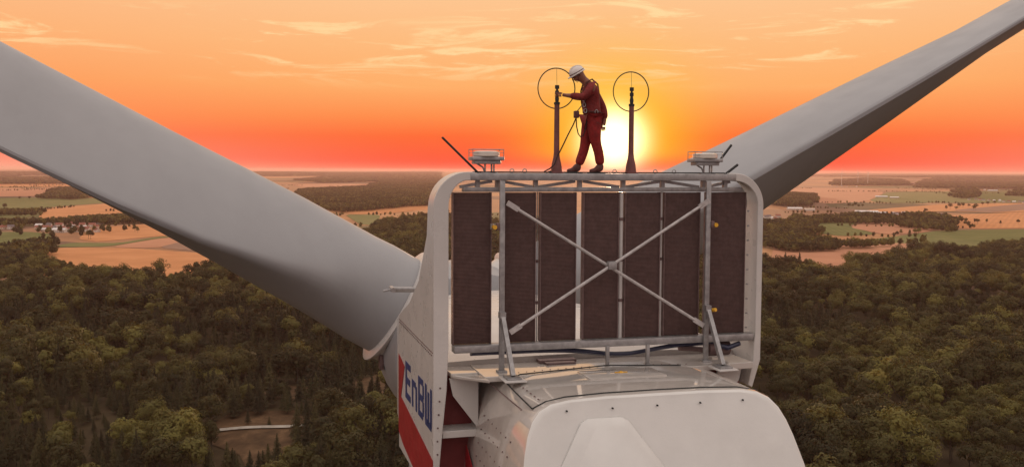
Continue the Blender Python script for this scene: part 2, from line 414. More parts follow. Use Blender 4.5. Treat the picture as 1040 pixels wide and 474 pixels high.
part(mb, 'hose', M['hose'], frame)
mb = MB(); mb.tube([(2.05, .1, -3.15), (2.45, .1, -3.15)], .14, 12); mb.tube([(1.5, .1, -3.12), (1.85, .12, -3.16), (2.1, .1, -3.2)], .05, 8); part(mb, 'pump', M['dsteel'], frame)
mb = MB(); mb.tube([(2.2, 0, -3.08), (2.35, -.1, -3.12), (2.6, -.05, -3.06)], .045, 8); part(mb, 'hose', M['hose'], frame)
mb = MB()
for i in range(9): mb.tube([(2.735, -.02, -.7 - .26 * i), (2.735, -.05, -.7 - .26 * i)], .018, 6)
for x in (-1.99, -1.93): mb.box(x, x + .05, -.03, .02, -.97, -.88)
tag(part(mb, 'bolt_heads', M['steel'], frame), kind='stuff')

# side fins: curved top shell and tall cheek, each with real thickness
def fin(s, th):
    X = s * 2.97
    mb = MB()
    # rear profile: outer line and inner line from the top beam round the corner and down
    n_ = 12; outp = [(s * 2.28, -.028)]; inp = [(s * 2.28, -.165)]
    for i in range(n_ + 1):
        a = math.pi / 2 * i / n_
        outp.append((s * (2.40 + .57 * math.sin(a)), -.60 + .572 * math.cos(a)))
        inp.append((s * (2.40 + (.57 - th) * math.sin(a)), -.60 + (.572 - .14) * math.cos(a)))
    zs = [-1.1, -1.94, -2.45, -2.87]
    if s < 0: zs += [-3.6, -4.3, -4.9, -5.5]; wi = [th] * 4 + [.22, .15, .10, .08]
    else: zs += [-3.35, -3.62]; wi = [th] * 4 + [.14, .10]
    if s > 0: outp += [(X, z) for z in zs[:-1]] + [(s * 2.82, -3.85)]; inp += [(X - s * w, z) for z, w in zip(zs[:-1], wi)] + [(s * 2.74, -3.80)]
    else: outp += [(X, z) for z in zs]; inp += [(X - s * w, z) for z, w in zip(zs, wi)]
    def depth(z):
        P = [(0, .34), (-.51, .34), (-1.09, .45), (-1.94, 1.24), (-2.5, 2.3), (-2.87, 3.46), (-3.6, 3.46), (-9, 3.46)]
        for (z0, d0), (z1, d1) in zip(P, P[1:]):
            if z <= z0 and z >= z1: return d0 + (d1 - d0) * (z - z0) / (z1 - z0)
        return .34
    secs = []
    for (xo, zo), (xi, zi) in zip(outp, inp):
        d = depth(zo)
        if s > 0: d = min(d, 1.6)
        secs.append([(xo, -.15, zo), (xo, d, zo), (xo + (xi - xo) * .5, d, zo + (zi - zo) * .5), (xi, -.0, zi), (xi, -.15, zi)])
    mb.loft(secs)
    return part(mb, 'side_fin', M['white'], turb, angle=40, bevel=.012)
fl = fin(-1, .25); fr = fin(1, .11)
mb = MB()
for i in range(9): z = -3.55 - .22 * i; xx = -2.97 + .5 * (.22 - .09 * min(1, max(0, (-z - 3.6) / .7))); mb.tube([(xx, -.14, z), (xx, -.162, z)], .016, 6)
tag(part(mb, 'rivets', M['dsteel'], fl), kind='stuff')
mb = MB()
for i in range(26): u = i / 25; mb.tube([(-2.965, 3.3 - 3.3 * u, -2.98 - .05 * u), (-2.982, 3.3 - 3.3 * u, -2.98 - .05 * u)], .014, 6)
mb.beam((-2.972, 3.42, -2.93), (-2.972, -.1, -2.98), .012, .012)
tag(part(mb, 'seam_rivets', M['dsteel'], fl), kind='stuff')
# front cheek cover of the nacelle side (continues the fin), lower edge rounded in
mb = MB()
cheek = [(3.44, -2.89), (3.50, -3.6), (3.50, -5.25), (2.9, -5.38), (1.77, -5.6), (.4, -6.2), (.4, -5.0), (.4, -3.0)]
mb.prism([(-2.875, a, b) for a, b in cheek], (-.09, 0, 0)); part(mb, 'side_cover', M['white'], turb, smooth=False, bevel=.02)
mb = MB(); mb.prism([(-2.9745, a, b) for a, b in [(3.44, -3.62), (2.72, -3.74), (3.16, -4.42), (.42, -4.70), (-.12, -4.76), (-.12, -5.45), (.5, -5.45), (1.8, -5.42), (2.9, -5.3), (3.44, -5.18)]], (-.006, 0, 0))
part(mb, 'red_stripe', M['red'], fl, smooth=False)
# lettering
def strokes(name, L, s0, w, m=M['blue']):
    """L: boxes in a 0..1 letter square, s measured rearward along the fin"""
    mb = MB(); h = .70; zt = -3.61
    for (a0, a1, b0, b1) in L:
        ya, yb = s0 - a0 * w, s0 - a1 * w
        mb.prism([(-2.9745, ya, zt - (1 - b0) * h), (-2.9745, yb, zt - (1 - b0) * h), (-2.9745, yb, zt - (1 - b1) * h), (-2.9745, ya, zt - (1 - b1) * h)], (-.005, 0, 0))
    return part(mb, name, m, fl, smooth=False)
q = .25
strokes('letter', [(0, q, 0, 1), (q, 1, .82, 1), (q, .9, .42, .60), (q, 1, 0, .18)], 2.62, .56)
strokes('letter', [(0, q, 0, .72), (q, .75, .56, .72), (.75, 1, 0, .64), (.70, .75, .54, .70)], 1.90, .52)
strokes('letter', [(0, q, 0, 1), (q, .86, .84, 1), (q, .90, .43, .59), (q, .86, 0, .16), (.78, 1, .56, .88), (.78, 1, .12, .46)], 1.24, .54)
strokes('letter', [(0, .22, .08, 1), (.39, .61, .08, .86), (.78, 1, .08, 1), (.05, .95, 0, .17)], .58, .60)
# handrail bracket sticking out at the front
mb = MB(); mb.tube([(-2.4, 3.3, -2.36), (-3.12, 3.3, -2.33)], .055, 10); mb.tube([(-3.12, 3.15, -2.33), (-3.12, 3.5, -2.33)], .05, 8); mb.tube([(-3.12, 3.3, -2.33), (-3.30, 3.3, -2.36)], .02, 8)
part(mb, 'handrail_bracket', M['steel'], nac)

# ------------------------------------------------------------------ hub and blades
HC = Vector((0, 11.2, -4.85))
mb = MB()
ks = 40
def ring(y, r, z=HC.z): return [(r * math.cos(2 * math.pi * j / ks), y, z + r * math.sin(2 * math.pi * j / ks)) for j in range(ks)]
mb.loft([ring(9.2, 1.9), ring(9.3, 2.15), ring(10.2, 2.32), ring(11.2, 2.35), ring(12.2, 2.25), ring(13.2, 1.8), ring(13.8, 1.1), ring(14.0, .2)])
hub = part(mb, 'hub', M['blade'], turb, angle=50)
mb = MB(); mb.box(-2.41, -2.30, 10.3, 10.6, -5.35, -4.95, b=.01); part(mb, 'hub_marking', M['dsteel'], hub)

TAB = [  # r, chord, thickness, roundness of the section (1 = circle)
    (1.9, 2.86, 2.86, 1), (3.0, 2.86, 2.86, 1), (4.2, 3.1, 2.80, .50), (5.8, 3.6, 2.66, .16), (7.5, 4.1, 2.42, .02), (9.5, 4.3, 2.15, .0), (12, 4.3, 1.85, 0),
    (15, 4.1, 1.5, 0), (19, 3.6, .98, 0), (25, 3.1, .74, 0), (33, 2.5, .52, 0), (43, 1.9, .34, 0), (53, 1.3, .22, 0), (60, .8, .12, 0), (62, .3, .05, 0)]
def interp(r, i):
    for a, b in zip(TAB, TAB[1:]):
        if a[0] <= r <= b[0]:
            u = (r - a[0]) / (b[0] - a[0]); return a[i] + (b[i] - a[i]) * u
def blade(phi, side, beta, btw, thk=1.0):
    """phi: angle above the horizontal; side -1 left / +1 right; beta: how far the trailing edge tips towards tangential 'down'"""
    er = Vector((side * math.cos(phi), 0, math.sin(phi)))        # along the blade
    ev = Vector((-side * math.sin(phi), 0, math.cos(phi)))       # tangential, upper side
    ew = Vector((0, -1, 0))                                      # towards the rear (camera)
    secs = []; rs = [1.9, 2.5, 3, 3.6, 4.2, 5, 5.8, 6.6, 7.5, 8.5, 9.5, 10.7, 12, 13.5, 15, 17, 19, 22, 25, 29, 33, 38, 43, 48, 53, 57, 60, 61.3, 62]
    K = 40
    for r in rs:
        c, th, rd = interp(r, 1), interp(r, 2) * (thk if r > 4 else 1), interp(r, 3)
        b = R(beta + btw * min(r, 16)) * (1 - rd)
        pts = []
        for j in range(K):
            a = 2 * math.pi * j / K                              # 0 = trailing edge
            # circle
            cu, cv = c / 2 * math.cos(a), th / 2 * math.sin(a)
            # airfoil: x from TE (u=+.68c) to LE (u=-.32c)
            xx = .5 + .5 * math.cos(a)                           # 1 at TE, 0 at LE
            yt = 5 * (.2969 * math.sqrt(max(xx, 0)) - .1260 * xx - .3516 * xx ** 2 + .2843 * xx ** 3 - .1015 * xx ** 4)
            fu = c * (xx - .32); fv = th * yt * (1 if math.sin(a) >= 0 else -1) + .04 * c * math.sin(math.pi * xx) * 0
            fv += (.010 * c if math.sin(a) > 0 else -.010 * c) * xx if 0 < j else 0
            u = cu * rd + fu * (1 - rd); v = cv * rd + fv * (1 - rd)
            u, v = u * math.cos(b) + v * math.sin(b), -u * math.sin(b) + v * math.cos(b)
            bend = Vector((0, 1, 0)) * (1.6 * (r / 62) ** 2)
            pts.append(HC + er * r + ew * u + ev * v + bend)
        secs.append(pts)
    mb = MB(); mb.loft(secs)
    bl = part(mb, 'blade', M['blade'], turb, angle=38)
    mb = MB()
    def cr(r, rad): return [HC + er * r + ew * rad * math.cos(2 * math.pi * j / 48) + ev * rad * math.sin(2 * math.pi * j / 48) for j in range(48)]
    mb.loft([cr(1.75, 1.44), cr(1.78, 1.52), cr(2.05, 1.56), cr(2.12, 1.66), cr(2.18, 1.68), cr(2.22, 1.60), cr(2.24, 1.40)])
    part(mb, 'root_collar', M['white'], bl, angle=40)
    return bl
blade(R(30.5), -1, 6, 1.35)
blade(R(28.2), 1, -14, .25, 1.12)
mbx = blade(R(-91.0), 1, 2, .6)

# ------------------------------------------------------------------ instruments on the cooler beam
for i, x in enumerate((-.845, .495)):
    mb = MB(); mb.box(x - .10, x + .10, -.1, .1, -.045, -.02, b=.005)
    mb.tube([(x, 0, -.02), (x, 0, .10), (x, 0, .22), (x, 0, .3), (x, 0, 1.10)], [.095, .082, .055, .047, .042], 16)
    ms = part(mb, 'instrument_mast', M['mast'], turb)
    mb = MB(); mb.tube([(x, 0, 1.10), (x, 0, 1.14)], .05, 12); mb.tube([(x, 0, 1.14), (x, 0, 1.20), (x, 0, 1.27)], [.028, .035, .022], 12)
    mb.tube([(x, 0, 1.27), (x, 0, 1.33)], .034, 12); mb.tube([(x, 0, 1.33), (x, 0, 1.36)], .02, 8); mb.tube([(x, 0, 1.36), (x, 0, 1.42)], .036, 12)
    part(mb, 'wind_sensor', M['black'], ms)
    mb = MB(); mb.tube([(x + .325 * math.sin(2 * math.pi * j / 48), .03, 1.37 - .02 * i + .335 * math.cos(2 * math.pi * j / 48)) for j in range(48)], .0095, 6, close=True)
    mb.tube([(x, .03, 1.035 - .02 * i), (x, 0, 1.06)], .01, 6); mb.tube([(x, .03, 1.705 - .02 * i), (x, .01, 1.42)], .003, 4)
    part(mb, 'lightning_ring', M['black'], ms)
for x in (-2.06, 1.89):
    mb = MB(); mb.box(x - .27, x + .27, -.16, .16, .16, .22, b=.012); mb.box(x - .22, x + .22, -.12, .12, .10, .16, b=.01)
    for q_ in (-.02, .09, .13): mb.tube([(x + q_, 0, .10), (x + q_, 0, -.05)], .014, 6)
    mb.tube([(x - .18, 0, .12), (x - .06, 0, .05), (x - .02, 0, -.04)], .014, 6); mb.box(x - .1, x + .18, -.07, .07, -.05, -.03)
    lb = part(mb, 'obstruction_light', M['steel'], turb)
    mb = MB(); mb.tube([(x, 0, .22), (x, 0, .235), (x, 0, .30), (x, 0, .315)], [.20, .215, .215, .17], 24); part(mb, 'lens', M['lens'], lb)
    mb = MB()
    for sx_ in (-.26, .26):
        for sy_ in (-.14, .14): mb.tube([(x + sx_, sy_, .22), (x + sx_, sy_, .34)], .006, 5)
    for sy_ in (-.14, .14): mb.tube([(x - .26, sy_, .34), (x + .26, sy_, .34)], .006, 5); mb.tube([(x - .26, sy_, .285), (x + .26, sy_, .285)], .0035, 5)
    for sx_ in (-.26, .26): mb.tube([(x + sx_, -.14, .34), (x + sx_, .14, .34)], .006, 5)
    part(mb, 'wire_guard', M['steel'], lb)
for a, b, r in (((-2.19, 0, -.05), (-2.80, 0, .53), .018), ((2.2, .1, .16), (2.45, .1, .47), .022), ((2.22, -.05, -.08), (2.50, -.05, .12), .024), ((-1.0, .1, -.04), (-.72, .1, .06), .012)):
    mb = MB(); mb.tube([a, b], r, 8); part(mb, 'lightning_rod', M['black'], turb)

# small clutter along the beam: clips, cable bundle, anchor eyes
mb = MB()
mb.tube([(-2.3 + .12 * i, -.05 + .02 * math.sin(i * 1.7), -.03) for i in range(39)], .012, 6)
part(mb, 'cable', M['black'], frame)
for x in (-1.62, -1.4, -.2, .2, .95, 1.3):
    mb = MB(); mb.tube([(x + .035 * math.cos(a_), 0, -.01 + .035 * math.sin(a_)) for a_ in [i * math.pi / 4 for i in range(8)]], .008, 5, close=True)
    part(mb, 'anchor_eye', M['steel'], frame)
# ------------------------------------------------------------------ the technician
M['skin'] = mat('skin', (.26, .10, .06), .5, var=.1, vs=14)
M['shirt'] = mat('red_work_shirt', (.19, .016, .014), .8, var=.22, vs=16, grime=.2, bump=.3, bs=40)
M['trouser'] = mat('glare_red_trousers', (.24, .012, .011), .82, var=.25, vs=12, grime=.15, bump=.3, bs=30)  # red of the lens glare put into the cloth colour
M['boot'] = mat('boot_leather', (.10, .03, .025), .6, var=.2, vs=20)
M['helmet'] = mat('helmet_shell', (.72, .66, .62), .28, var=.05, vs=10)
M['strap'] = mat('harness_webbing', (.10, .025, .02), .75, var=.2, vs=25)
PX, PZ = -.33, -.045
pw = N0 + cx * PX + Vector((0, 0, PZ))
person = empty('person', pw, TH)
tag(person, 'technician in red shirt and glare-reddened trousers, white helmet and harness standing on the cooler, gripping the first mast', 'person')
def P(x, y, z): return (x - PX, y, z - PZ)
def skin(name, nodes, edges, root, m, parent, sub=2):
    ks_ = list(nodes); me = bpy.data.meshes.new(name)
    me.from_pydata([P(*nodes[k][0]) for k in ks_], [(ks_.index(a), ks_.index(b)) for a, b in edges], [])
    me.materials.append(m)
    o = bpy.data.objects.new(name, me); COL.objects.link(o); o.parent = parent
    sk = o.modifiers.new('skin', 'SKIN'); sk.use_smooth_shade = True; sk.branch_smoothing = .6
    if not me.skin_vertices: 
        with bpy.context.temp_override(object=o, active_object=o): pass
    lay = me.skin_vertices[0] if me.skin_vertices else None
    if lay:
        for i, k in enumerate(ks_):
            r = nodes[k][1]; r = r if isinstance(r, tuple) else (r, r); q_ = 1.0 if name in ('finger', 'thumb') else 1.17; lay.data[i].radius = (r[0] * q_, r[1] * q_)
            lay.data[i].use_root = (k == root)
    sd = o.modifiers.new('subdiv', 'SUBSURF'); sd.levels = sub; sd.render_levels = sub
    return o
def chain(nodes, edges, names):
    for a, b in zip(names, names[1:]): edges.append((a, b))
Nd = {}; E_ = []
def nd(k, x, y, z, r): Nd[k] = ((x, y, z), r)
nd('pelvis', -.215, 0, .91, (.125, .15)); nd('waist', -.235, 0, 1.03, (.105, .13)); nd('ribs', -.24, 0, 1.17, (.118, .15)); nd('chest', -.25, 0, 1.345, (.122, .165)); nd('collar', -.29, 0, 1.455, (.085, .11))
nd('neck', -.375, 0, 1.505, .062); nd('skull0', -.43, 0, 1.565, .07); nd('skull1', -.47, 0, 1.64, .09); nd('skull2', -.485, 0, 1.70, .07)
nd('jaw', -.51, 0, 1.54, .045); nd('chin', -.545, 0, 1.515, .024)
chain(Nd, E_, ['pelvis', 'waist', 'ribs', 'chest', 'collar', 'neck', 'skull0', 'skull1', 'skull2']); chain(Nd, E_, ['skull0', 'jaw', 'chin'])
# legs
for s, kx, az_, tx, tg in ((1, -.305, -.435, -.64, 'f'), (-1, -.185, -.085, -.28, 'r')):
    nd('hip' + tg, -.22, .085 * s, .86, .10); nd('thigh' + tg, (-.22 + kx) / 2 - .005, .09 * s, .66, .09); nd('knee' + tg, kx, .085 * s, .47, .06)
    nd('calf' + tg, kx * .62 + az_ * .38 + .02, .08 * s, .33, .057); nd('ankle' + tg, az_, .075 * s, .10, .042)
    chain(Nd, E_, ['pelvis', 'hip' + tg, 'thigh' + tg, 'knee' + tg, 'calf' + tg, 'ankle' + tg])
# near arm reaching to the mast, far arm hanging behind the back
nd('sh1', -.27, -.18, 1.425, .068); nd('up1', -.355, -.22, 1.32, .055); nd('el1', -.45, -.215, 1.215, .042); nd('fo1', -.58, -.145, 1.235, .042); nd('wr1', -.715, -.07, 1.252, .026); nd('pa1', -.775, -.06, 1.262, (.018, .034))
chain(Nd, E_, ['chest', 'sh1', 'up1', 'el1', 'fo1', 'wr1', 'pa1'])
nd('sh2', -.19, .18, 1.42, .068); nd('up2', -.05, .22, 1.25, .055); nd('el2', .055, .23, 1.09, .046); nd('fo2', .085, .21, .96, .043); nd('wr2', .075, .19, .84, .028); nd('pa2', .06, .18, .775, (.020, .036))
chain(Nd, E_, ['chest', 'sh2', 'up2', 'el2', 'fo2', 'wr2', 'pa2'])
body = skin('body', Nd, E_, 'pelvis', M['skin'], person)
def sub(keys, dr, name, m, extra=None):
    nn = {}
    for k in keys:
        p, r = Nd[k]; nn[k] = (p, (r[0] + dr, r[1] + dr) if isinstance(r, tuple) else r + dr)
    if extra: nn.update(extra)
    return nn
sh = sub(['pelvis', 'waist', 'ribs', 'chest', 'collar', 'sh1', 'up1', 'el1', 'fo1', 'sh2', 'up2', 'el2', 'fo2'], .014, '', None)
sh['pelvis'] = ((-.215, 0, .93), (.135, .155))
sh['wr1b'] = ((-.665, -.10, 1.247), .038); sh['wr2b'] = ((.08, .193, .875), .042)
skin('shirt', sh, [('pelvis', 'waist'), ('waist', 'ribs'), ('ribs', 'chest'), ('chest', 'collar'), ('chest', 'sh1'), ('sh1', 'up1'), ('up1', 'el1'), ('el1', 'fo1'), ('fo1', 'wr1b'),
                   ('chest', 'sh2'), ('sh2', 'up2'), ('up2', 'el2'), ('el2', 'fo2'), ('fo2', 'wr2b')], 'pelvis', M['shirt'], person)
tr = sub(['pelvis', 'hipf', 'thighf', 'kneef', 'calff', 'hipr', 'thighr', 'kneer', 'calfr'], .018, '', None)
tr['pelvis'] = ((-.215, 0, .93), (.13, .148))
tr['cuff_f'] = ((-.432, .075, .085), .070); tr['cuff_r'] = ((-.088, -.075, .085), .070)
skin('trousers', tr, [('pelvis', 'hipf'), ('hipf', 'thighf'), ('thighf', 'kneef'), ('kneef', 'calff'), ('calff', 'cuff_f'),
                      ('pelvis', 'hipr'), ('hipr', 'thighr'), ('thighr', 'kneer'), ('kneer', 'calfr'), ('calfr', 'cuff_r')], 'pelvis', M['trouser'], person)
for tg, a_, s in (('f', -.435, 1), ('r', -.085, -1)):
    y = .075 * s; zl = PZ
    bn = {'top': ((a_, y, .15), .056), 'ank': ((a_ + .005, y, .05), .054), 'heel': ((a_ + .035, y, zl + .042), .042), 'mid': ((a_ - .09, y, zl + .05), (.045, .042)), 'ball': ((a_ - .155, y, zl + .042), (.048, .036)), 'toe': ((a_ - .20, y, zl + .036), (.038, .028))}
    skin('boot', bn, [('top', 'ank'), ('ank', 'heel'), ('ank', 'mid'), ('mid', 'ball'), ('ball', 'toe')], 'ank', M['boot'], person)
    mb = MB(); mb.box(a_ - .235 - PX, a_ + .075 - PX, y - .046, y + .046, .0, .022, b=.008); mb.build('boot_sole', M['black'], person)
# fingers: four curled round the mast sensor, thumb opposed; the hanging hand half open
def finger(pts, r):
    nn = {str(i): (p, r * (1 - .12 * i)) for i, p in enumerate(pts)}
    return nn, [(str(i), str(i + 1)) for i in range(len(pts) - 1)]
for i, (dz, ln) in enumerate(((.030, .9), (.010, 1), (-.010, .95), (-.028, .78))):
    z = 1.262 + dz
    nn, ee = finger([(-.785, -.062, z), (-.82, -.058 * ln, z + .003), (-.862, -.045 * ln, z + .002), (-.885, -.018, z), (-.878, .012 * ln, z - .002)], .0105)
    skin('finger', nn, ee, '0', M['skin'], body, 1)
nn, ee = finger([(-.765, -.045, 1.285), (-.785, -.005, 1.295), (-.815, .028, 1.29), (-.845, .038, 1.285)], .0125); skin('thumb', nn, ee, '0', M['skin'], body, 1)
for i, (dx, ln) in enumerate(((-.028, .92), (-.009, 1), (.010, .95), (.028, .78))):
    nn, ee = finger([(.058 + dx, .18, .755), (.054 + dx, .178, .755 - .035 * ln), (.050 + dx, .168, .755 - .062 * ln), (.050 + dx, .150, .755 - .080 * ln)], .0105)
    skin('finger', nn, ee, '0', M['skin'], body, 1)
nn, ee = finger([(.04, .165, .80), (.022, .150, .775), (.018, .14, .745), (.022, .132, .72)], .0125); skin('thumb', nn, ee, '0', M['skin'], body, 1)
# face: nose, ears, brow, mouth
mb = MB()
hd = Matrix.Translation(P(-.480, 0, 1.605)) @ Matrix.Rotation(R(-30), 4, 'Y')
def hp(x, y, z): return tuple((hd @ Vector((x, y, z))))
bm = bmesh.new(); bmesh.ops.create_uvsphere(bm, u_segments=16, v_segments=10, radius=1)
for v in bm.verts:
    x, y, z = v.co; v.co = hd @ Vector((x * .088 - .012 + (.01 if x < 0 and z < 0 else 0), y * .074, z * .108 - .01))
mb.frombm(bm)
mb.tube([hp(-.092, 0, .02), hp(-.108, 0, -.01), hp(-.122, 0, -.032), hp(-.100, 0, -.042)], [.009, .012, .015, .010], 8)
mb.tube([hp(-.088, -.035, .032), hp(-.096, 0, .034), hp(-.088, .035, .032)], .008, 6)
mb.build('face', M['skin'], body, angle=80)
for s in (-1, 1):
    mb = MB(); mb.tube([hp(.0, s * .072, .02), hp(.012, s * .084, .0), hp(.006, s * .082, -.025), hp(-.004, s * .074, -.03)], [.012, .014, .011, .007], 8)
    mb.build('ear', M['skin'], body, angle=80)
mb = MB(); mb.tube([hp(-.084, -.022, -.066), hp(-.096, 0, -.066), hp(-.084, .022, -.066)], [.004, .007, .004], 6)
mb.build('mouth', mat('lips', (.26, .08, .06), .5), body)
for s in (-1, 1):
    mb = MB(); mb.dome(hp(-.082, s * .032, .008), .009, 8, 3); mb.build('eye', M['black'], body)
mb = MB(); bm = bmesh.new(); bmesh.ops.create_uvsphere(bm, u_segments=16, v_segments=8, radius=1)
bmesh.ops.delete(bm, geom=[v for v in bm.verts if v.co.x < -.2 or v.co.z < -.75], context='VERTS')
for v in bm.verts: x, y, z = v.co; v.co = hd @ Vector((x * .094 + .0, y * .080, z * .10 + .01))
mb.frombm(bm); mb.build('hair', M['black'], body, angle=80)
# helmet
mb = MB(); bm = bmesh.new(); bmesh.ops.create_uvsphere(bm, u_segments=28, v_segments=14, radius=1)
bmesh.ops.delete(bm, geom=[v for v in bm.verts if v.co.z < -.05], context='VERTS')
for v in bm.verts:
    x, y, z = v.co; v.co = hd @ Vector((x * .138, y * .112, z * .118 + .035))
mb.frombm(bm)
rim = []
for j in range(32):
    a = 2 * math.pi * j / 32; f = 1.0 + (.24 if math.cos(a) < -.3 else 0) * min(1, (-math.cos(a) - .3) / .4 if math.cos(a) < -.3 else 0)
    rim.append(hp(.141 * math.cos(a) * f, .115 * math.sin(a), .034 - .008 * f))
mb.tube(rim, .009, 6, close=True)
inner = [hp(.13 * math.cos(2 * math.pi * j / 32), .105 * math.sin(2 * math.pi * j / 32), .034) for j in range(32)]
mb.add(rim + inner, [(j, (j + 1) % 32, 32 + (j + 1) % 32, 32 + j) for j in range(32)])
hel = mb.build('helmet', M['helmet'], person, angle=70)
mb = MB()
for k_ in (-.03, .03): mb.tube([hp(-.13 * math.cos(a), k_, .038 + .122 * math.sin(a) * .97) for a in [R(20 + 14 * i) for i in range(11)]], .005, 5)
mb.build('helmet_ridge', M['helmet'], hel)
mb = MB(); mb.tube([hp(.136 * math.cos(2 * math.pi * j / 32), .111 * math.sin(2 * math.pi * j / 32), .052) for j in range(32)], .006, 5, close=True); mb.build('helmet_band', M['strap'], hel)
mb = MB(); mb.tube([hp(-.02, -.09, .03), hp(-.045, -.078, -.05), hp(-.07, -.02, -.105), hp(-.07, .02, -.105), hp(-.045, .078, -.05), hp(-.02, .09, .03)], .004, 5); mb.build('chin_strap', M['strap'], hel)
# harness: belt, shoulder and leg straps, buckles, pouch, hooks
def loop(cxx, cz, rx, ry, tilt=0, k=20):
    return [P(cxx + rx * math.cos(2 * math.pi * j / k), ry * math.sin(2 * math.pi * j / k), cz + tilt * math.cos(2 * math.pi * j / k)) for j in range(k)]
mb = MB(); mb.tube(loop(-.225, .985, .14, .165), .018, 6, close=True)
hb = mb.build('harness_belt', M['strap'], person)
for s in (-1, 1):
    mb = MB(); mb.tube([P(-.34, .09 * s, .99), P(-.38, .085 * s, 1.15), P(-.395, .085 * s, 1.34), P(-.35, .09 * s, 1.48), P(-.26, .09 * s, 1.53), P(-.15, .07 * s, 1.45), P(-.105, .03 * s, 1.28), P(-.10, .05 * s, 1.0)], .013, 6)
    mb.build('shoulder_strap', M['strap'], hb)
    mb = MB(); c_ = (-.24 if s > 0 else -.20); mb.tube([P(c_ + .105 * math.cos(a), .09 * s + .105 * math.sin(a), .80 - .03 * math.cos(a)) for a in [2 * math.pi * j / 16 for j in range(16)]], .011, 6, close=True)
    mb.build('leg_strap', M['strap'], hb)
mb = MB(); mb.box(-.555 - PX, -.48 - PX, -.10, .0, .88 - PZ, 1.0 - PZ, b=.012); mb.tube([P(-.50, -.05, 1.0), P(-.44, -.08, 1.08), P(-.385, -.085, 1.12)], .008, 6); mb.build('tool_pouch', M['boot'], hb)
for p_ in ((-.40, -.09, 1.10), (-.40, -.08, 1.19), (-.385, -.11, 1.0), (-.21, -.175, .98)):
    mb = MB(); c0 = P(*p_); mb.tube([(c0[0] + .026 * math.cos(a), c0[1] - .01, c0[2] + .036 * math.sin(a)) for a in [2 * math.pi * j / 12 for j in range(12)]], .006, 5, close=True); mb.build('karabiner', M['steel'], hb)
mb = MB(); mb.box(-.115 - PX, -.06 - PX, -.14, -.02, .83 - PZ, .97 - PZ, b=.012); mb.build('back_pouch', M['strap'], hb)
rope = mat('black_rope', (.03, .012, .01), .8)
mb = MB(); mb.tube([P(-.51, -.04, .90), P(-.575, -.05, .76), P(-.665, -.06, .60), P(-.76, -.08, .42), P(-.87, -.10, .22), P(-.92, -.11, .10), P(-1.0, -.12, .03), P(-1.10, -.12, -.02)], .011, 6)
mb.build('lanyard', rope, hb)
mb = MB(); mb.tube([P(-.52, -.05, .88), P(-.515, -.06, .74), P(-.49, -.07, .62), P(-.45, -.08, .565), P(-.405, -.09, .59), P(-.37, -.1, .70), P(-.345, -.11, .86)], .010, 6)
mb.build('rope_loop', rope, hb)
# ------------------------------------------------------------------ the land below
def ground_at(px, py, h=H):
    """point of the plain (raised by H-h) seen at a pixel of the 1040x474 photograph"""
    u = (px - 520) / 1000; v = -(py - 237) / 1000; a = R(.3)
    u, v = u * math.cos(a) - v * math.sin(a), u * math.sin(a) + v * math.cos(a)
    r = Vector((u, math.cos(PITCH) + v * math.sin(PITCH), -math.sin(PITCH) + v * math.cos(PITCH)))
    k = -h / r.z; return (r.x * k, r.y * k)

def haze_free_noise(n, sc, det=4):
    g = n.n('ShaderNodeNewGeometry').outputs['Position']
    return n.noise(g, sc, det, .6)
def land_mat(name, cols, sc, rows=None, rough=.95):
    m = bpy.data.materials.new(name); m.use_nodes = True; n = NT(m.node_tree); p = m.node_tree.nodes['Principled BSDF']
    g = n.n('ShaderNodeNewGeometry').outputs['Position']
    f = n.noise(g, sc, 6, .62, .4)
    c = n.ramp(f, [(.3, (*cols[0], 1)), (.5, (*cols[1], 1)), (.7, (*cols[2], 1))])
    if rows:
        w = n.n('ShaderNodeTexWave', wave_type='BANDS', bands_direction='X'); n.l(n.mapp(g, rot=(0, 0, rows)), w.inputs[0]); w.inputs['Scale'].default_value = .022
        w.inputs['Distortion'].default_value = 1.5; w.inputs['Detail'].default_value = 2; w.inputs['Detail Scale'].default_value = .3
        c = n.mix(n.m('MULTIPLY', w.outputs[1], .30), c, (cols[0][0] * .7, cols[0][1] * .7, cols[0][2] * .7, 1))
    n.l(c, p.inputs['Base Color']); p.inputs['Roughness'].default_value = rough; p.inputs['Specular IOR Level'].default_value = .1
    return m
M['straw'] = land_mat('ripe_grain', ((.50, .21, .085), (.57, .245, .10), (.64, .29, .125)), .012, .5)
M['stubble'] = land_mat('pale_stubble', ((.44, .20, .11), (.50, .235, .135), (.56, .27, .155)), .010, 1.2)
M['soil'] = land_mat('ploughed_soil', ((.23, .13, .085), (.28, .16, .11), (.33, .19, .13)), .012, .9)
M['meadow'] = land_mat('green_meadow', ((.12, .13, .045), (.16, .165, .055), (.20, .19, .07)), .012, .2)
M['clearing'] = land_mat('clearing_ground', ((.055, .034, .018), (.095, .056, .030), (.16, .095, .050)), .11)
M['gravel'] = land_mat('gravel_track', ((.26, .22, .18), (.36, .32, .27), (.44, .40, .35)), .2)
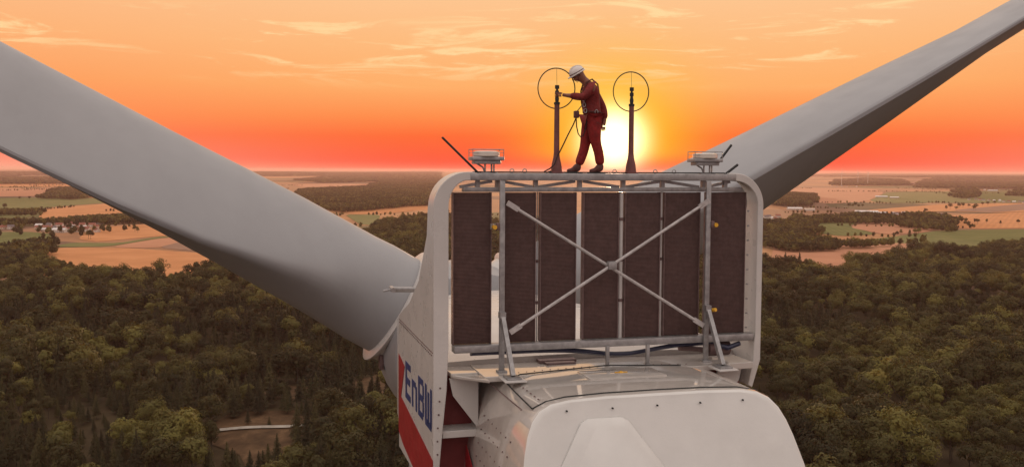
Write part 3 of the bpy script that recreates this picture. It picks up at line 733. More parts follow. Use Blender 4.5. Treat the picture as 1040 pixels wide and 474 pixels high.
# the ground sheet: forest soil near, a patchwork of fields and woods far off
m = bpy.data.materials.new('land'); m.use_nodes = True; n = NT(m.node_tree); p = m.node_tree.nodes['Principled BSDF']
g = n.n('ShaderNodeNewGeometry').outputs['Position']
wob = n.n('ShaderNodeTexNoise'); n.l(g, wob.inputs['Vector']); wob.inputs['Scale'].default_value = .0009; wob.inputs['Detail'].default_value = 3
off = n.n('ShaderNodeVectorMath', operation='MULTIPLY_ADD'); n.l(wob.outputs[1], off.inputs[0]); off.inputs[1].default_value = (700, 700, 0); n.l(g, off.inputs[2])
vo = n.n('ShaderNodeTexVoronoi', voronoi_dimensions='2D', distance='CHEBYCHEV'); n.l(n.mapp(off.outputs[0], (1, .45, 1), (0, 0, .35)), vo.inputs['Vector']); vo.inputs['Scale'].default_value = .0026
sepc = n.n('ShaderNodeSeparateColor'); n.l(vo.outputs['Color'], sepc.inputs[0])
fields = n.ramp(sepc.outputs[0], [(0, (.36, .18, .09, 1)), (.2, (.28, .15, .085, 1)), (.36, (.44, .22, .10, 1)), (.50, (.17, .10, .065, 1)), (.62, (.13, .12, .05, 1)), (.72, (.34, .18, .10, 1)), (.85, (.08, .07, .035, 1)), (.94, (.40, .22, .12, 1))], 'CONSTANT')
fn_ = n.noise(n.mapp(g, (.5, 1, 1)), .006, 9, .7)
fields = n.mix(n.ss(fn_, .45, .7, 0, .6), fields, (.24, .13, .075, 1))
ln = n.n('ShaderNodeVectorMath', operation='LENGTH'); n.l(g, ln.inputs[0])
soil = n.ramp(n.noise(g, .05, 5, .6), [(.3, (.035, .026, .014, 1)), (.6, (.07, .05, .026, 1))])
n.l(n.mix(n.ss(ln.outputs['Value'], 1180, 1260), soil, fields), p.inputs['Base Color']); p.inputs['Roughness'].default_value = .95; p.inputs['Specular IOR Level'].default_value = .1
M['land'] = m
xs = [0]; d = 14
while xs[-1] < 60000: xs.append(xs[-1] + d); d *= 1.0 if xs[-1] < 1300 else 1.09
gx = [-a for a in xs[:0:-1]] + xs
ys = [-300]; d = 18
while ys[-1] < 60000: ys.append(ys[-1] + d); d *= 1.0 if ys[-1] < 1800 else 1.05
gy = ys
mb = MB(); nx = len(gx)
vs = [(x, y, terrain(x, y)) for y in gy for x in gx]
fs = [(j * nx + i, j * nx + i + 1, (j + 1) * nx + i + 1, (j + 1) * nx + i) for j in range(len(gy) - 1) for i in range(nx - 1)]
mb.add(vs, fs); gr = mb.build('ground', M['land'], angle=180); tag(gr, kind='structure')

def sheet(name, poly, m, z=.5, th=.45, h=H, step=60):
    pts = [ground_at(a, b, h) for a, b in poly]
    # smooth the outline a little so corners are not razor sharp
    q = []
    for i in range(len(pts)):
        a, b, c = Vector(pts[i - 1]), Vector(pts[i]), Vector(pts[(i + 1) % len(pts)])
        q += [b.lerp(a, .12), b.lerp(c, .12)]
    mb = MB(); mb.prism([(a.x, a.y, z) for a in q], (0, 0, -th)); o = mb.build(name, m, smooth=False); tag(o, kind='structure'); return o
FD = [
 ('grain_field', [(30, 254.5), (60, 251.5), (130, 252), (220, 258), (240, 285), (120, 288), (40, 285), (10, 266)], 'straw'),
 ('stubble_field', [(112, 251), (165, 242), (196, 241), (212, 247), (150, 252)], 'stubble'),
 ('ploughed_field', [(160, 251.6), (190, 244), (225, 247), (240, 257), (222, 257)], 'soil'),
 ('meadow', [(44, 252), (74, 246.5), (120, 247), (160, 240.5), (182, 240), (160, 242), (110, 250.5), (60, 251)], 'meadow'),
 ('grain_field', [(84, 237.5), (104, 230.5), (172, 226.5), (192, 238), (158, 240), (100, 245.5), (80, 243)], 'straw'),
 ('grain_field', [(38, 221.5), (48, 211.5), (115, 206.5), (137, 216), (95, 221.5), (60, 223)], 'straw'),
 ('meadow', [(-60, 236), (30, 235.5), (56, 238), (53, 244), (30, 250), (-60, 250)], 'meadow'),
 ('meadow', [(-60, 202.5), (80, 200), (112, 203), (108, 206.2), (46, 210.5), (34, 221), (-60, 221)], 'meadow'),
 ('grain_field', [(-60, 185.5), (60, 185), (90, 187.5), (62, 190), (-60, 189.5)], 'straw'),
 ('stubble_field', [(-60, 192), (48, 191), (52, 199), (-60, 200)], 'stubble'),
 ('grain_field', [(60, 200), (92, 197.5), (110, 202.5), (80, 200)], 'straw'),
 ('stubble_field', [(292, 187.5), (330, 185.3), (386, 184.8), (376, 188), (310, 190.5)], 'stubble'),
 ('grain_field', [(336, 212), (400, 207.5), (446, 205), (446, 211.5), (390, 217), (362, 217.8), (344, 215)], 'straw'),
 ('meadow', [(350, 218), (386, 218), (384, 229), (366, 228)], 'meadow'),
 ('meadow', [(880, 205.5), (902, 194.5), (1100, 194.5), (1100, 206), (960, 206)], 'meadow'),
 ('grain_field', [(790, 190), (890, 192), (898, 196), (880, 205), (840, 207), (800, 200)], 'stubble'),
 ('grain_field', [(872, 214), (962, 207), (1100, 206), (1100, 213), (1010, 216), (960, 214.5), (905, 217)], 'straw'),
 ('ploughed_field', [(962, 214), (1010, 216), (1100, 208), (1100, 204), (1050, 206)], 'soil'),
 ('grain_field', [(955, 225), (970, 218), (1100, 213.5), (1100, 231), (975, 232.5)], 'straw'),
 ('meadow', [(812, 229), (835, 223), (878, 222), (862, 230), (892, 238), (855, 240), (826, 236)], 'meadow'),
 ('stubble_field', [(862, 231), (885, 224), (930, 224), (957, 230), (940, 236), (900, 238.5)], 'stubble'),
 ('meadow', [(850, 246.5), (900, 241.5), (957, 234), (1100, 232), (1100, 262), (960, 262), (930, 248)], 'meadow'),
 ('stubble_field', [(786, 247), (850, 245.5), (940, 248), (960, 275), (900, 285), (780, 285)], 'stubble'),
]
for i, (nm, poly, mk) in enumerate(FD): sheet(nm, poly, M[mk], z=.5 + .012 * i)

# ---------------------------------------------------- foliage
def leaf_mat(name, c0, c1, c2):
    m = bpy.data.materials.new(name); m.use_nodes = True; n = NT(m.node_tree); p = m.node_tree.nodes['Principled BSDF']
    oi = n.n('ShaderNodeObjectInfo'); at = n.n('ShaderNodeAttribute', attribute_name='tint')
    g = n.n('ShaderNodeNewGeometry').outputs['Position']
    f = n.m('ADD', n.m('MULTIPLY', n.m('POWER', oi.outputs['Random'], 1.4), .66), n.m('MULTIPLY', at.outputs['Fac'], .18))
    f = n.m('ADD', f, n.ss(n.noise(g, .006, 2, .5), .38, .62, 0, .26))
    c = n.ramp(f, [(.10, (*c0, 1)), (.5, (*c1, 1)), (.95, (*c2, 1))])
    n.l(c, p.inputs['Base Color']); p.inputs['Roughness'].default_value = .75; p.inputs['Specular IOR Level'].default_value = .18
    p.inputs['Subsurface Weight'].default_value = 0
    tr = n.n('ShaderNodeBsdfTranslucent'); n.l(n.mix(1.0, c, (1.5, 1.1, .5, 1), 'MULTIPLY'), tr.inputs[0])
    ms = n.n('ShaderNodeMixShader'); ms.inputs[0].default_value = .22
    o = m.node_tree.nodes['Material Output']; n.l(p.outputs[0], ms.inputs[1]); n.l(tr.outputs[0], ms.inputs[2]); n.l(ms.outputs[0], o.inputs[0])
    return m
M['leaf'] = leaf_mat('broadleaf_foliage', (.030, .027, .014), (.074, .066, .025), (.19, .172, .048))
M['needle'] = leaf_mat('spruce_needles', (.030, .026, .015), (.050, .046, .022), (.085, .074, .030))

def quad(vs, fs, c, nrm_, s, rnd, el=1.0):
    nrm_ = Vector(nrm_).normalized(); u = nrm_.orthogonal().normalized(); u = Matrix.Rotation(rnd.random() * 6.28, 3, nrm_) @ u; w = nrm_.cross(u)
    o = len(vs); c = Vector(c)
    vs += [c + u * s * el, c + w * s, c - u * s * el, c - w * s * .8]
    fs.append((o, o + 1, o + 2, o + 3))
def crown_broad(seed, rad, ht, z0, nclump, nleaf, ls):
    """crown of leaf clumps: each clump is a ragged shell of leaf-sprays, gaps between them"""
    rd = random.Random(seed); vs = []; fs = []; tint = []
    zc = z0 + ht / 2
    for c in range(nclump):
        # clump centres on a lumpy dome, denser on top
        a = rd.random() * 6.283; e = math.asin(rd.uniform(-.55, 1))
        k = rd.uniform(.55, .95)
        cc = Vector((rad * k * math.cos(e) * math.cos(a), rad * k * math.cos(e) * math.sin(a), zc + ht / 2 * k * math.sin(e)))
        cr = rad * rd.uniform(.28, .50); tn = rd.random()
        for l in range(nleaf):
            d = Vector((rd.gauss(0, 1), rd.gauss(0, 1), rd.gauss(.35, 1))).normalized()
            pp = cc + Vector((d.x * cr, d.y * cr, d.z * cr * .85)) * rd.uniform(.72, 1.08)
            nn = d * .7 + Vector((pp.x / rad, pp.y / rad, (pp.z - zc) / ht * 1.6)) * .8 + Vector((rd.uniform(-.4, .4), rd.uniform(-.4, .4), rd.uniform(-.3, .4)))
            quad(vs, fs, pp, nn, ls * rd.uniform(.6, 1.25), rd, 1.2); tint.append(.5 * tn + .5 * rd.random())
    for l in range(nclump * 3):       # inner leaves that close the deep gaps
        d = Vector((rd.gauss(0, 1), rd.gauss(0, 1), rd.gauss(0, .8))).normalized()
        quad(vs, fs, (d.x * rad * .5, d.y * rad * .5, zc + d.z * ht * .30), d, ls * 2.4, rd); tint.append(rd.random())
    return vs, fs, tint
def crown_spruce(seed, rad, ht, z0, nl, ls):
    rd = random.Random(seed); vs = []; fs = []; tint = []
    for i in range(nl):
        u = (i + rd.random()) / nl; u = 1 - (1 - u) ** .62      # more low down
        z = z0 + ht * u; rr = rad * (1 - u) ** .85 * rd.uniform(.55, 1.1) * (1 + .18 * math.sin(u * 40)) + .08
        a = rd.random() * 6.283; d = Vector((math.cos(a), math.sin(a), 0))
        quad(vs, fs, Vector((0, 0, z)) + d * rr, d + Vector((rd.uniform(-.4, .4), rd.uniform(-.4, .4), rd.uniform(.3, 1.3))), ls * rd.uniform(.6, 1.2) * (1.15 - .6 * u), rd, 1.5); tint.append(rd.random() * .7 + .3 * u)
    o = len(vs); k = 7                  # inner cone, shade deep in the crown put into its dark tint
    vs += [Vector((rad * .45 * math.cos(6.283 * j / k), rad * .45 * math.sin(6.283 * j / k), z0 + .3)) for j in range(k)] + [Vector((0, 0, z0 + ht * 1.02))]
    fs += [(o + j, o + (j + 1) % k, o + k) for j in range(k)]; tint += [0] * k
    return vs, fs, tint
def mesh_from(name, vs, fs, tint, ms, fm=None):
    me = bpy.data.meshes.new(name); me.from_pydata([tuple(v) for v in vs], [], fs)
    for m in ms: me.materials.append(m)
    at = me.attributes.new('tint', 'FLOAT', 'FACE'); at.data.foreach_set('value', tint)
    if fm: me.polygons.foreach_set('material_index', fm)
    return me
def trunk_mb(r, h, limbs, seed, rad):
    rd = random.Random(seed); mb = MB(); mb.tube([(0, 0, -1.5), (0, 0, 1), (rd.uniform(-.2, .2), rd.uniform(-.2, .2), h * .5), (0, 0, h)], [r * 1.35, r, r * .75, r * .25], 7)
    for i in range(limbs):
        a = 6.283 * i / limbs + rd.uniform(-.4, .4); z = h * rd.uniform(.4, .75)
        mb.tube([(0, 0, z), (math.cos(a) * rad * .35, math.sin(a) * rad * .35, z + rad * .35), (math.cos(a) * rad * .7, math.sin(a) * rad * .7, z + rad * .8)], [r * .4, r * .25, r * .1], 5)
    return mb
KB = [  # crown radius, crown height, base height
    (7.0, 13.5, 7), (5.8, 13, 6.5), (6.4, 12.5, 7), (4.4, 14, 4.5), (8.0, 14, 7.5), (5.2, 12, 6.5)]
KS = [(3.7, 16, 3), (3.2, 15, 2.5), (4.3, 17, 4)]
near_crowns = {}; near_trunks = {}
for i, (r, h, z) in enumerate(KB):
    near_crowns[i] = mesh_from('broadleaf_crown', *crown_broad(100 + i, r, h, z, 20, 84, .40), [M['leaf']])
    mb = trunk_mb(.34, z + h * .55, 6, i, r); me = bpy.data.meshes.new('broadleaf_trunk'); me.from_pydata(mb.v, [], mb.f); me.materials.append(M['bark']); me.shade_smooth(); near_trunks[i] = me
for i, (r, h, z) in enumerate(KS):
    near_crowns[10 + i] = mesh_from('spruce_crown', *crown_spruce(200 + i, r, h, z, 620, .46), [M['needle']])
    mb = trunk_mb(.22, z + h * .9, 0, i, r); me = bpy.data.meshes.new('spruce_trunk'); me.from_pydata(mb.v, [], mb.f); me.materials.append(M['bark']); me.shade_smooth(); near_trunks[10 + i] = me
# lighter copies for the mass of the forest
LOD = bpy.data.collections.new('tree_kinds'); lodn = []
def lod(name, vs, fs, tint, ms):
    o = bpy.data.objects.new(name, mesh_from(name, vs, fs, tint, ms)); LOD.objects.link(o); lodn.append(o)
for i, (r, h, z) in enumerate(KB): lod('a%d_broadleaf' % i, *crown_broad(300 + i, r, h, z - 1, 17, 46, .52), [M['leaf']])
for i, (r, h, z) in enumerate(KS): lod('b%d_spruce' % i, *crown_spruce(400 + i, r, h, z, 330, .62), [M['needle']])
for i, (r, h, z) in enumerate(KB[:3]): lod('c%d_far' % i, *crown_broad(500 + i, r, h + 4, z - 5, 9, 10, 1.35), [M['leaf']])

def inside(x, y, poly):
    c = False; j = len(poly) - 1
    for i in range(len(poly)):
        (xi, yi), (xj, yj) = poly[i], poly[j]
        if (yi > y) != (yj > y) and x < (xj - xi) * (y - yi) / (yj - yi) + xi: c = not c
        j = i
    return c
def outline(poly, h=H - 20): return [ground_at(a, b, h) for a, b in poly]
FOREST = [(-150, 249), (0, 251), (34, 256), (60, 262), (90, 267), (120, 271), (150, 268), (185, 270), (215, 264), (255, 250), (300, 240), (370, 233), (386, 222), (440, 215),
          (520, 222), (640, 235), (740, 252), (792, 262), (812, 258), (838, 266), (860, 262), (895, 259), (915, 253), (935, 249), (980, 246), (1040, 243), (1200, 241)]
fpoly = outline(FOREST) + [(900, 200), (-800, 200)]
fpoly = [p_ for p_ in fpoly]
clears = [[ground_at(a, b) for a, b in q_] for q_ in (
    [(218, 436), (238, 425), (296, 424), (320, 435), (306, 444), (294, 452), (284, 470), (256, 472), (246, 456), (220, 448)],
    [(340, 408), (352, 388), (400, 376), (425, 386), (415, 402), (372, 412)], [(255, 402), (290, 392), (330, 398), (300, 410)])]
for q_, nm in zip(clears, ('forest_clearing', 'forest_clearing', 'forest_clearing')):
    cxm = sum(a for a, b in q_) / len(q_); cym = sum(b for a, b in q_) / len(q_); K = 6; mb = MB()
    rings_ = [[(cxm + (a - cxm) * k_ / K * 1.12, cym + (b - cym) * k_ / K * 1.12) for a, b in q_] for k_ in range(1, K + 1)]
    vs = [(cxm, cym, terrain(cxm, cym) + .35)] + [(a, b, terrain(a, b) + .35) for rg in rings_ for a, b in rg]; k_ = len(q_)
    fs = [(0, 1 + j, 1 + (j + 1) % k_) for j in range(k_)] + [(1 + i * k_ + j, 1 + (i + 1) * k_ + j, 1 + (i + 1) * k_ + (j + 1) % k_, 1 + i * k_ + (j + 1) % k_) for i in range(K - 1) for j in range(k_)]
    mb.add(vs, fs); tag(mb.build(nm, M['clearing'], angle=180), kind='structure')
a_, b_ = ground_at(222, 438.5), ground_at(312, 437)
mb = MB(); vs = []
for i in range(41):
    u = i / 40; x = a_[0] + (b_[0] - a_[0]) * u; y = a_[1] + (b_[1] - a_[1]) * u + 1.5 * math.sin(u * 5); w = 2.0
    for s in (-1, 1): vs.append((x, y + s * w, terrain(x, y + s * w) + .95))
mb.add(vs, [(2 * i, 2 * i + 2, 2 * i + 3, 2 * i + 1) for i in range(40)]); tag(mb.build('gravel_track', M['gravel'], angle=180), kind='structure')
track = (a_, b_)

def to_px(x, y, z):
    w = y * math.cos(PITCH) - (z - H) * math.sin(PITCH); v = y * math.sin(PITCH) + (z - H) * math.cos(PITCH)
    return 520 + 1000 * x / w, 237 - 1000 * v / w
near_b, near_s, mass = [], [], []
def spruce_zone(x, y):
    d = math.hypot(x, y); v = noise.noise(Vector((x / 150 + 9, y / 130, 4)))
    k = v + (.12 if x < -20 else -.34) + (.34 if d < 640 and x < -90 else 0) + (-.5 if d > 1050 else 0)
    return k > .06 + .2 * noise.noise(Vector((x / 14, y / 14, 8)))
RT = random.Random(5)
y = 330.0
while y < 4200:
    sp = 7.6 if y < 1500 else 7.6 + (y - 1500) / 220
    half = .62 * y + 60; x = -half
    while x < half:
        xx, yy = x + RT.uniform(-.42, .42) * sp, y + RT.uniform(-.42, .42) * sp
        x += sp
        if not inside(xx, yy, fpoly): continue
        if any(inside(xx + 9 * noise.noise(Vector((xx / 16, yy / 16, 2))), yy + 16 * noise.noise(Vector((xx / 16, yy / 20, 7))), c_) for c_ in clears): 
            if RT.random() > .20: continue
            shrub = True
        else: shrub = False
        if track[0][0] - 2 < xx < track[1][0] and abs(yy - track[0][1]) < 7: continue
        if track[0][0] - 2 < xx < track[1][0] and -46 < yy - track[0][1] < 0 and RT.random() < .93: continue
        sz = spruce_zone(xx, yy)
        age = .86 + .60 * noise.noise(Vector((xx / 85 + 20, yy / 60, 1))) + RT.uniform(-.22, .22)
        if not sz and RT.random() > (.46 if y < 620 else .42) and y < 1500: continue
        if sz and RT.random() > .85: continue
        mix_ = RT.random() < .14
        if mix_: sz = not sz
        z = terrain(xx, yy)
        k_ = (10 + RT.randrange(3)) if sz else RT.randrange(6)
        px, py = to_px(xx, yy, z + 12)
        vis = -6 < px < 1046 and py < 492 and not (418 < px < 790 and py > 180) and not (px >= 400 and px <= 430 and py < 440)
        rec = (xx, yy, z, k_, age * (.98 if sz else 1.16) * (RT.uniform(.18, .42) if shrub else 1), RT.random() * 6.283)
        if vis and sz and len(near_s) < 290: near_s.append(rec)
        elif vis and not sz and len(near_b) < 290: near_b.append(rec)
        else: mass.append(rec)
    y += sp
def far_wood(name, poly, h=H - 16, dens=1):
    q_ = outline(poly, h); x0, x1 = min(a for a, b in q_), max(a for a, b in q_); y0, y1 = min(b for a, b in q_), max(b for a, b in q_)
    out = []; y = y0
    while y < y1:
        sp = max(9, y / 300) * (1 if y < 12000 else 2.2); x = x0
        while x < x1:
            xx, yy = x + RT.uniform(-.4, .4) * sp, y + RT.uniform(-.4, .4) * sp; x += sp
            wv = 1 + .10 * y / 3000; jx, jy = xx + 55 * wv * noise.noise(Vector((xx / 130, yy / 170, 3))), yy + 120 * wv * noise.noise(Vector((xx / 150 + 5, yy / 200, 6)))
            if inside(jx, jy, q_) and RT.random() < dens: out.append((xx, yy, terrain(xx, yy) - .5, 20 + RT.randrange(3), (.85 + RT.uniform(-.12, .2)) * max(1, sp / 11), RT.random() * 6.283))
        y += sp
    return out
def scatter(name, recs, label=None):
    idx = {**{i: i for i in range(6)}, **{10 + i: 6 + i for i in range(3)}, **{20 + i: 9 + i for i in range(3)}}
    me = bpy.data.meshes.new(name); me.from_pydata([r[:3] for r in recs], [], [])
    a = me.attributes.new('kind_index', 'INT', 'POINT'); a.data.foreach_set('value', [idx[r[3]] for r in recs])
    sc = []
    for r in recs:
        zs = min(r[4], 1.15) if r[3] >= 20 else r[4]
        sc += [r[4], r[4], zs]
    a = me.attributes.new('size', 'FLOAT_VECTOR', 'POINT'); a.data.foreach_set('vector', sc)
    a = me.attributes.new('turn', 'FLOAT_VECTOR', 'POINT'); a.data.foreach_set('vector', [v for r in recs for v in (0, 0, r[5])])
    o = bpy.data.objects.new(name, me); COL.objects.link(o)
    ng = bpy.data.node_groups.new(name, 'GeometryNodeTree')
    ng.interface.new_socket('Geometry', in_out='INPUT', socket_type='NodeSocketGeometry'); ng.interface.new_socket('Geometry', in_out='OUTPUT', socket_type='NodeSocketGeometry')
    N_ = ng.nodes.new; gi, go = N_('NodeGroupInput'), N_('NodeGroupOutput'); ip = N_('GeometryNodeInstanceOnPoints'); ci = N_('GeometryNodeCollectionInfo')
    ci.inputs['Collection'].default_value = LOD; ci.inputs['Separate Children'].default_value = True; ci.inputs['Reset Children'].default_value = True
    def attr(nm, ty):
        q_ = N_('GeometryNodeInputNamedAttribute'); q_.data_type = ty; q_.inputs[0].default_value = nm; return [s_ for s_ in q_.outputs if s_.enabled and s_.name == 'Attribute'][0]
    L = ng.links.new; L(gi.outputs[0], ip.inputs['Points']); L(ci.outputs[0], ip.inputs['Instance']); ip.inputs['Pick Instance'].default_value = True
    L(attr('kind_index', 'INT'), ip.inputs['Instance Index']); L(attr('size', 'FLOAT_VECTOR'), ip.inputs['Scale'])
    er_ = N_('FunctionNodeEulerToRotation'); L(attr('turn', 'FLOAT_VECTOR'), er_.inputs[0]); L(er_.outputs[0], ip.inputs['Rotation'])
    L(ip.outputs[0], go.inputs[0])
    md = o.modifiers.new('scatter', 'NODES'); md.node_group = ng
    tag(o, kind='stuff')
    if label: tag(o, label, 'forest')
    return o
scatter('forest', mass, 'dense mixed forest of dark conifers and olive broadleaf trees covering the rolling ground')
woods = []
for poly in (
    [(48, 199), (50, 193.5), (60, 190), (78, 189.5), (100, 194), (100, 197), (70, 199.5)],
    [(-60, 184.5), (0, 183), (20, 181), (45, 182.5), (75, 181), (82, 185), (-60, 185.5)],
    [(240, 176.5), (446, 174.6), (446, 178.5), (330, 179), (240, 179)], [(790, 179.5), (900, 176.6), (1100, 177.4), (1100, 180), (900, 180)], [(-60, 177), (100, 175), (100, 178), (-60, 178.5)], [(-60, 181.5), (-60, 180), (60, 179.5), (60, 181)],
    [(-60, 179), (0, 174.8), (12, 176), (30, 176.5), (16, 179)],
    [(296, 196), (312, 191), (340, 190), (372, 188.5), (386, 184), (446, 182), (446, 204.5), (400, 207), (345, 211), (320, 207)],
    [(300, 182), (340, 178.5), (446, 177), (446, 182), (380, 183.5), (330, 184.5)],
    [(775, 204), (778, 197), (806, 195), (824, 196), (828, 205), (800, 206)],
    [(780, 241), (770, 224), (796, 219), (812, 215), (822, 224), (826, 236), (860, 240), (850, 246), (790, 246.5)],
    [(845, 187), (850, 183), (880, 182), (915, 183), (924, 187)], [(930, 189), (940, 183), (985, 181), (1100, 181), (1100, 190), (1040, 190)],
    [(840, 180.5), (850, 176.5), (1100, 177), (1100, 182), (930, 182)],
    [(974, 199), (974, 191), (990, 190.5), (990, 198.5)], [(1030, 197), (1030, 192), (1100, 191), (1100, 198)],
    ([(-40, 213), (-40, 210), (20, 210), (38, 212), (36, 214.5)], .45), ([(-40, 224), (-40, 221), (30, 220), (38, 223), (8, 225)], .55), ([(22, 229), (22, 226), (110, 228), (112, 236), (30, 238)], .045),
    [(30, 221.5), (60, 219.5), (100, 218.5), (137, 215.5), (180, 218), (180, 221), (100, 221), (60, 222.5)],
    ([(812, 219), (890, 214.5), (905, 217), (885, 220.5), (840, 221.5), (818, 221.5)], .6),
    ([(903, 220), (935, 213.5), (965, 217), (972, 224), (960, 229), (940, 227), (905, 223)], .42),
    ([(852, 243.5), (900, 239.5), (935, 237.5), (935, 239), (900, 241.5), (860, 245)], .55),
    [(-60, 250), (0, 246), (20, 243), (55, 241), (52, 250), (30, 254), (-60, 262)]):
    dn = 1
    if isinstance(poly, tuple): poly, dn = poly
    woods += far_wood('w', poly, dens=dn)
for i in range(46):                      # hedgerows between the far fields
    dd = RT.uniform(2000, 8500); aa = RT.choice((RT.uniform(-.53, -.13), RT.uniform(.22, .54))); x0, y0 = aa * dd, dd; ln_ = RT.uniform(150, 620) * (dd / 3500) ** .5; th_ = RT.choice((RT.uniform(-.35, .25), RT.uniform(-.3, .3), RT.uniform(1.0, 1.6)))
    for j in range(int(ln_ / 13)):
        if RT.random() < .8: woods.append((x0 + math.cos(th_) * j * 13 + RT.uniform(-3, 3), y0 + math.sin(th_) * j * 13 + RT.uniform(-4, 4), terrain(x0, y0) - 2, 20 + RT.randrange(3), RT.uniform(.35, .75), RT.random() * 6.28))
scatter('distant_woodland', woods, 'patches of distant woodland between the hazy fields')

# individual trees of the forest, nearest first
def place(kind, recs, cat, label, group):
    for (x, y, z, k_, s, r) in recs:
        e = empty(kind, (x, y, z - .3), r); e.scale = (s, s, s); tag(e, label(x, y, k_) if callable(label) else label, cat, group)
        a = bpy.data.objects.new('trunk', near_trunks[k_]); COL.objects.link(a); a.parent = e
        b = bpy.data.objects.new('crown', near_crowns[k_]); COL.objects.link(b); b.parent = e
ZN = ((140, 'in the lower left corner of the forest'), (300, 'in the forest below the left blade'), (520, 'between the blade root and the gravel track'),
      (900, 'in the forest beside the white rear hood'), (2000, 'in the lower right corner of the forest'))
zones = {}
for kd, recs in (('broadleaf', near_b), ('spruce', near_s)):
    for r in recs:
        px, _ = to_px(r[0], r[1], r[2] + 12); zn = next(z_ for lim, z_ in ZN if px < lim)
        big = r[4] > (1.12 if kd == 'broadleaf' else .95)
        zones.setdefault((kd, big, zn), []).append(r)
for (kd, big, zn), recs in zones.items():
    lb = {('broadleaf', True): 'broad tree with rounded olive crown', ('broadleaf', False): 'small rounded olive tree', ('spruce', True): 'tall dark pointed spruce', ('spruce', False): 'short dark pointed spruce'}[(kd, big)]
    place(kd + '_tree', recs, 'tree', lb + ' ' + zn, lb + 's ' + zn)
# lone trees and copses in the fields
FT = [(961, 213.5), (965, 212.5), (971, 214), (974, 211.5), (978, 211), (984, 211), (989, 214), (991, 213.5), (862, 211.5), (866, 211), (869, 210.5), (872, 211.5), (876, 211), (981, 226.5), (990, 227), (993, 228), (1002, 227), (1016, 228.5), (1034, 228),
      (911, 240), (915, 239), (924, 239), (929, 238.5), (933, 239), (998, 209), (1003, 209), (1010, 207.5), (940, 217), (20, 203), (30, 203), (52, 203), (103, 203), (5, 213), (40, 218), (42, 220), (137, 236), (140, 236.5), (90, 243), (92, 243), (140, 224)]
pts = []
for (a, b) in FT:
    x, y = ground_at(a, b); pts.append((x, y, terrain(x, y), RT.randrange(6), (.62 + .3 * RT.random()) * (1.25 if y > 2800 else 1), RT.random() * 6.28))
place('field_tree', [q_ for q_ in pts if q_[0] > 0], 'tree', 'small dark tree standing alone in the fields on the far right', 'lone trees in the right fields')
place('field_tree', [q_ for q_ in pts if q_[0] <= 0], 'tree', 'small dark tree standing alone in the fields on the far left', 'lone trees in the left fields')

# villages
HM = {'w': mat('pale_render', (.68, .62, .56), .8, vs=.3), 'c': mat('cream_render', (.60, .47, .36), .8, vs=.3), 'r': mat('clay_roof', (.27, .09, .06), .85, vs=.5, var=.2),
      'g': mat('slate_roof', (.15, .12, .12), .7, vs=.5), 'p': mat('pale_roof', (.74, .70, .66), .6, vs=.3), 'b': mat('dark_window', (.03, .03, .035), .2)}
def house(x, y, w, l, h, rh, rz, wm, rm, name='house', label=None, cat='house', group=None):
    e = empty(name, (x, y, terrain(x, y)), rz); tag(e, label, cat, group)
    mb = MB(); mb.box(-l / 2, l / 2, -w / 2, w / 2, -.6, h); mb.add([(-l / 2, -w / 2, h), (-l / 2, w / 2, h), (-l / 2, 0, h + rh * .98), (l / 2, -w / 2, h), (l / 2, w / 2, h), (l / 2, 0, h + rh * .98)], [(0, 1, 2), (3, 5, 4)])
    mb.build('walls', HM[wm], e, smooth=False)
    mb = MB()
    for s in (-1, 1): mb.prism([(-l / 2 - .4, 0, h + rh), (l / 2 + .4, 0, h + rh), (l / 2 + .4, s * (w / 2 + .5), h - .4), (-l / 2 - .4, s * (w / 2 + .5), h - .4)], (0, 0, .28))
    mb.build('roof', HM[rm], e, smooth=False)
    mb = MB()
    for s in (-1, 1):
        for i in range(max(2, int(l / 4))):
            xx = -l / 2 + 1.8 + i * (l - 3.6) / max(1, int(l / 4) - 1); mb.box(xx - .6, xx + .6, *sorted((s * w / 2, s * (w / 2 + .06))), 1.2, 2.6)
    mb.build('windows', HM['b'], e, smooth=False)
RH = random.Random(3)
def village(pts, label, group):
    for a, b in pts:
        x, y = ground_at(a, b + RH.uniform(-.3, .3)); house(x, y, RH.uniform(8, 10), RH.uniform(10, 16), RH.uniform(4, 6), RH.uniform(3, 4.5), RH.uniform(-.6, .6), RH.choice('wwc'), RH.choice('rrgp'), label=label, group=group)
village([(2 + 3.1 * (i % 7) + RH.uniform(-.8, .8), 227 + 2.6 * (i // 7) + RH.uniform(-.5, .5)) for i in range(18)], 'small gabled house of the village at the left edge of the photo', 'houses of the left village')
village([(37 + 2.7 * i + RH.uniform(-1, 1), 228.5 + 2.2 * (i % 4) + RH.uniform(-.6, .6)) for i in range(24)], 'gabled house among the barns between the grain fields', 'houses beside the barns')
village([(906 + 3.6 * (i % 15) + RH.uniform(-1, 1), 218 + 2.3 * (i // 15) + .10 * (i % 15) + RH.uniform(-.5, .5)) for i in range(30)], 'small gabled house among dark trees in the hamlet on the right', 'houses of the right hamlet')
village([(985 + 5 * i + RH.uniform(-1, 1), 203.3 + .25 * i + RH.uniform(-.3, .3)) for i in range(12)], 'tiny house in the row along the far green field', 'houses along the far green field')
village([(845 + 5 * i, 189.5 + RH.uniform(-.4, .4)) for i in range(6)] + [(952, 189.5), (958, 190), (1000, 193.5), (1008, 193.6)], 'tiny pale house near the hazy horizon on the right', 'houses near the horizon')
village([(778 + 3 * i, 222 + RH.uniform(-2, 2)) for i in range(5)], 'gabled house at the edge of the wood beside the cooler', 'houses by the wood')
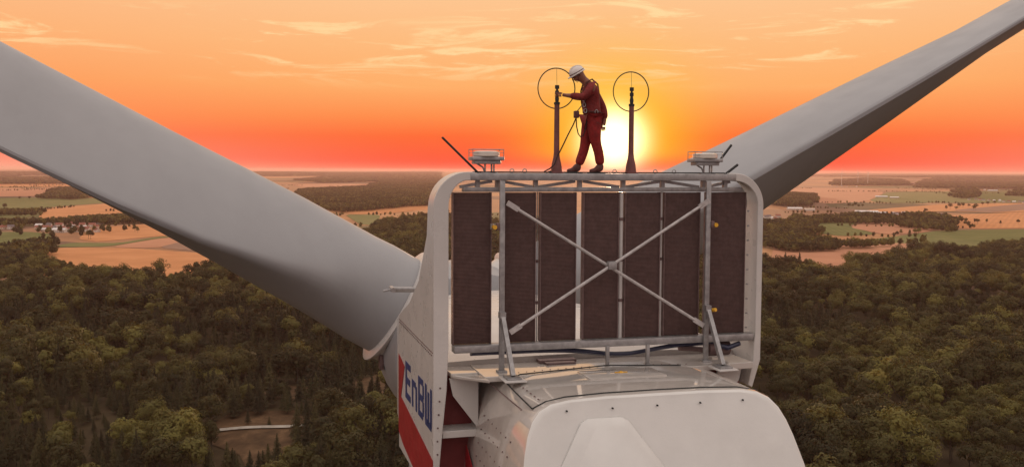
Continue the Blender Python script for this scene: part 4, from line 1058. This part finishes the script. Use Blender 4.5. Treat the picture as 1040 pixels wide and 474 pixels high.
for (a, b, l, w, wm, rm, lb) in ((64, 229, 34, 16, 'c', 'g', 'long barn with grey roof in the left village'), (80, 227, 40, 18, 'w', 'p', 'long pale roofed barn in the left village'), (98, 227.5, 44, 20, 'w', 'c', 'broad cream farm hall beside the straight orange field'),
                             (61, 236, 30, 15, 'w', 'p', 'pale hall nearest to the green strip field'), (45, 233, 36, 16, 'c', 'r', 'red roofed barn on the left of the village barns'), (84, 234, 30, 14, 'c', 'r', 'red roofed barn at the foot of the village'),
                             (807, 213, 50, 22, 'w', 'p', 'white warehouse beside the right wing of the cooler'), (822, 214, 34, 18, 'w', 'c', 'small cream warehouse next to the white one'), (880, 216.5, 70, 26, 'w', 'p', 'long white industrial hall above the green oval field'),
                             (893, 218, 40, 20, 'w', 'p', 'short white industrial hall at the end of the long one'), (895, 200.5, 60, 20, 'w', 'p', 'small white hall in the middle of the tan fields'), (908, 201.5, 46, 18, 'c', 'p', 'second white hall in the tan fields'),
                             (61, 186.8, 60, 24, 'w', 'p', 'lone white hall in the far left fields'), (1008, 194, 70, 20, 'w', 'p', 'pale hall before the far wood on the right')):
    x, y = ground_at(a, b); house(x, y, w, l, 6, 3, RH.uniform(-.25, .25), wm, rm, 'farm_hall', lb, 'barn')
# far wind turbines on the right horizon
for i, (a, dist) in enumerate(((854, 9500), (870.5, 10500), (880.6, 10000))):
    x = (a - 520) / 1000 * dist; e = empty('distant_wind_turbine', (x, dist, terrain(x, dist)), .3 * i)
    tag(e, ('first', 'second', 'third')[i] + ' from left of the three faint wind turbines standing on the hazy horizon', 'wind turbine', 'faint turbines on the horizon')
    mb = MB(); mb.tube([(0, 0, -2), (0, 0, 120)], [2.4, 1.4], 10); mb.build('tower', M['white'], e)
    mb = MB(); mb.box(-2, 2, -5, 5, 119, 123, b=.4); mb.build('nacelle_housing', M['white'], e)
    for j in range(3):
        t_ = R(90 + 120 * j + 25 * i); mb = MB(); mb.tube([(0, -6, 121), (math.cos(t_) * 12, -6, 121 + 12 * math.sin(t_)), (math.cos(t_) * 48, -6, 121 + 48 * math.sin(t_))], [1.2, 1.5, .3], 6); mb.build('blade', M['white'], e)

# ------------------------------------------------------------------ air
hm = bpy.data.materials.new('haze'); hm.use_nodes = True; hm.node_tree.nodes.clear(); n = NT(hm.node_tree)
pv = n.n('ShaderNodeVolumePrincipled'); pv.inputs['Color'].default_value = (1, .62, .53, 1); pv.inputs['Density'].default_value = 3.0e-5; pv.inputs['Anisotropy'].default_value = .25
o_ = n.n('ShaderNodeOutputMaterial'); n.l(pv.outputs[0], o_.inputs['Volume'])
mb = MB(); mb.box(-61500, 61500, -1500, 62000, -60, 162); hz = mb.build('haze', hm, smooth=False); tag(hz, kind='stuff')
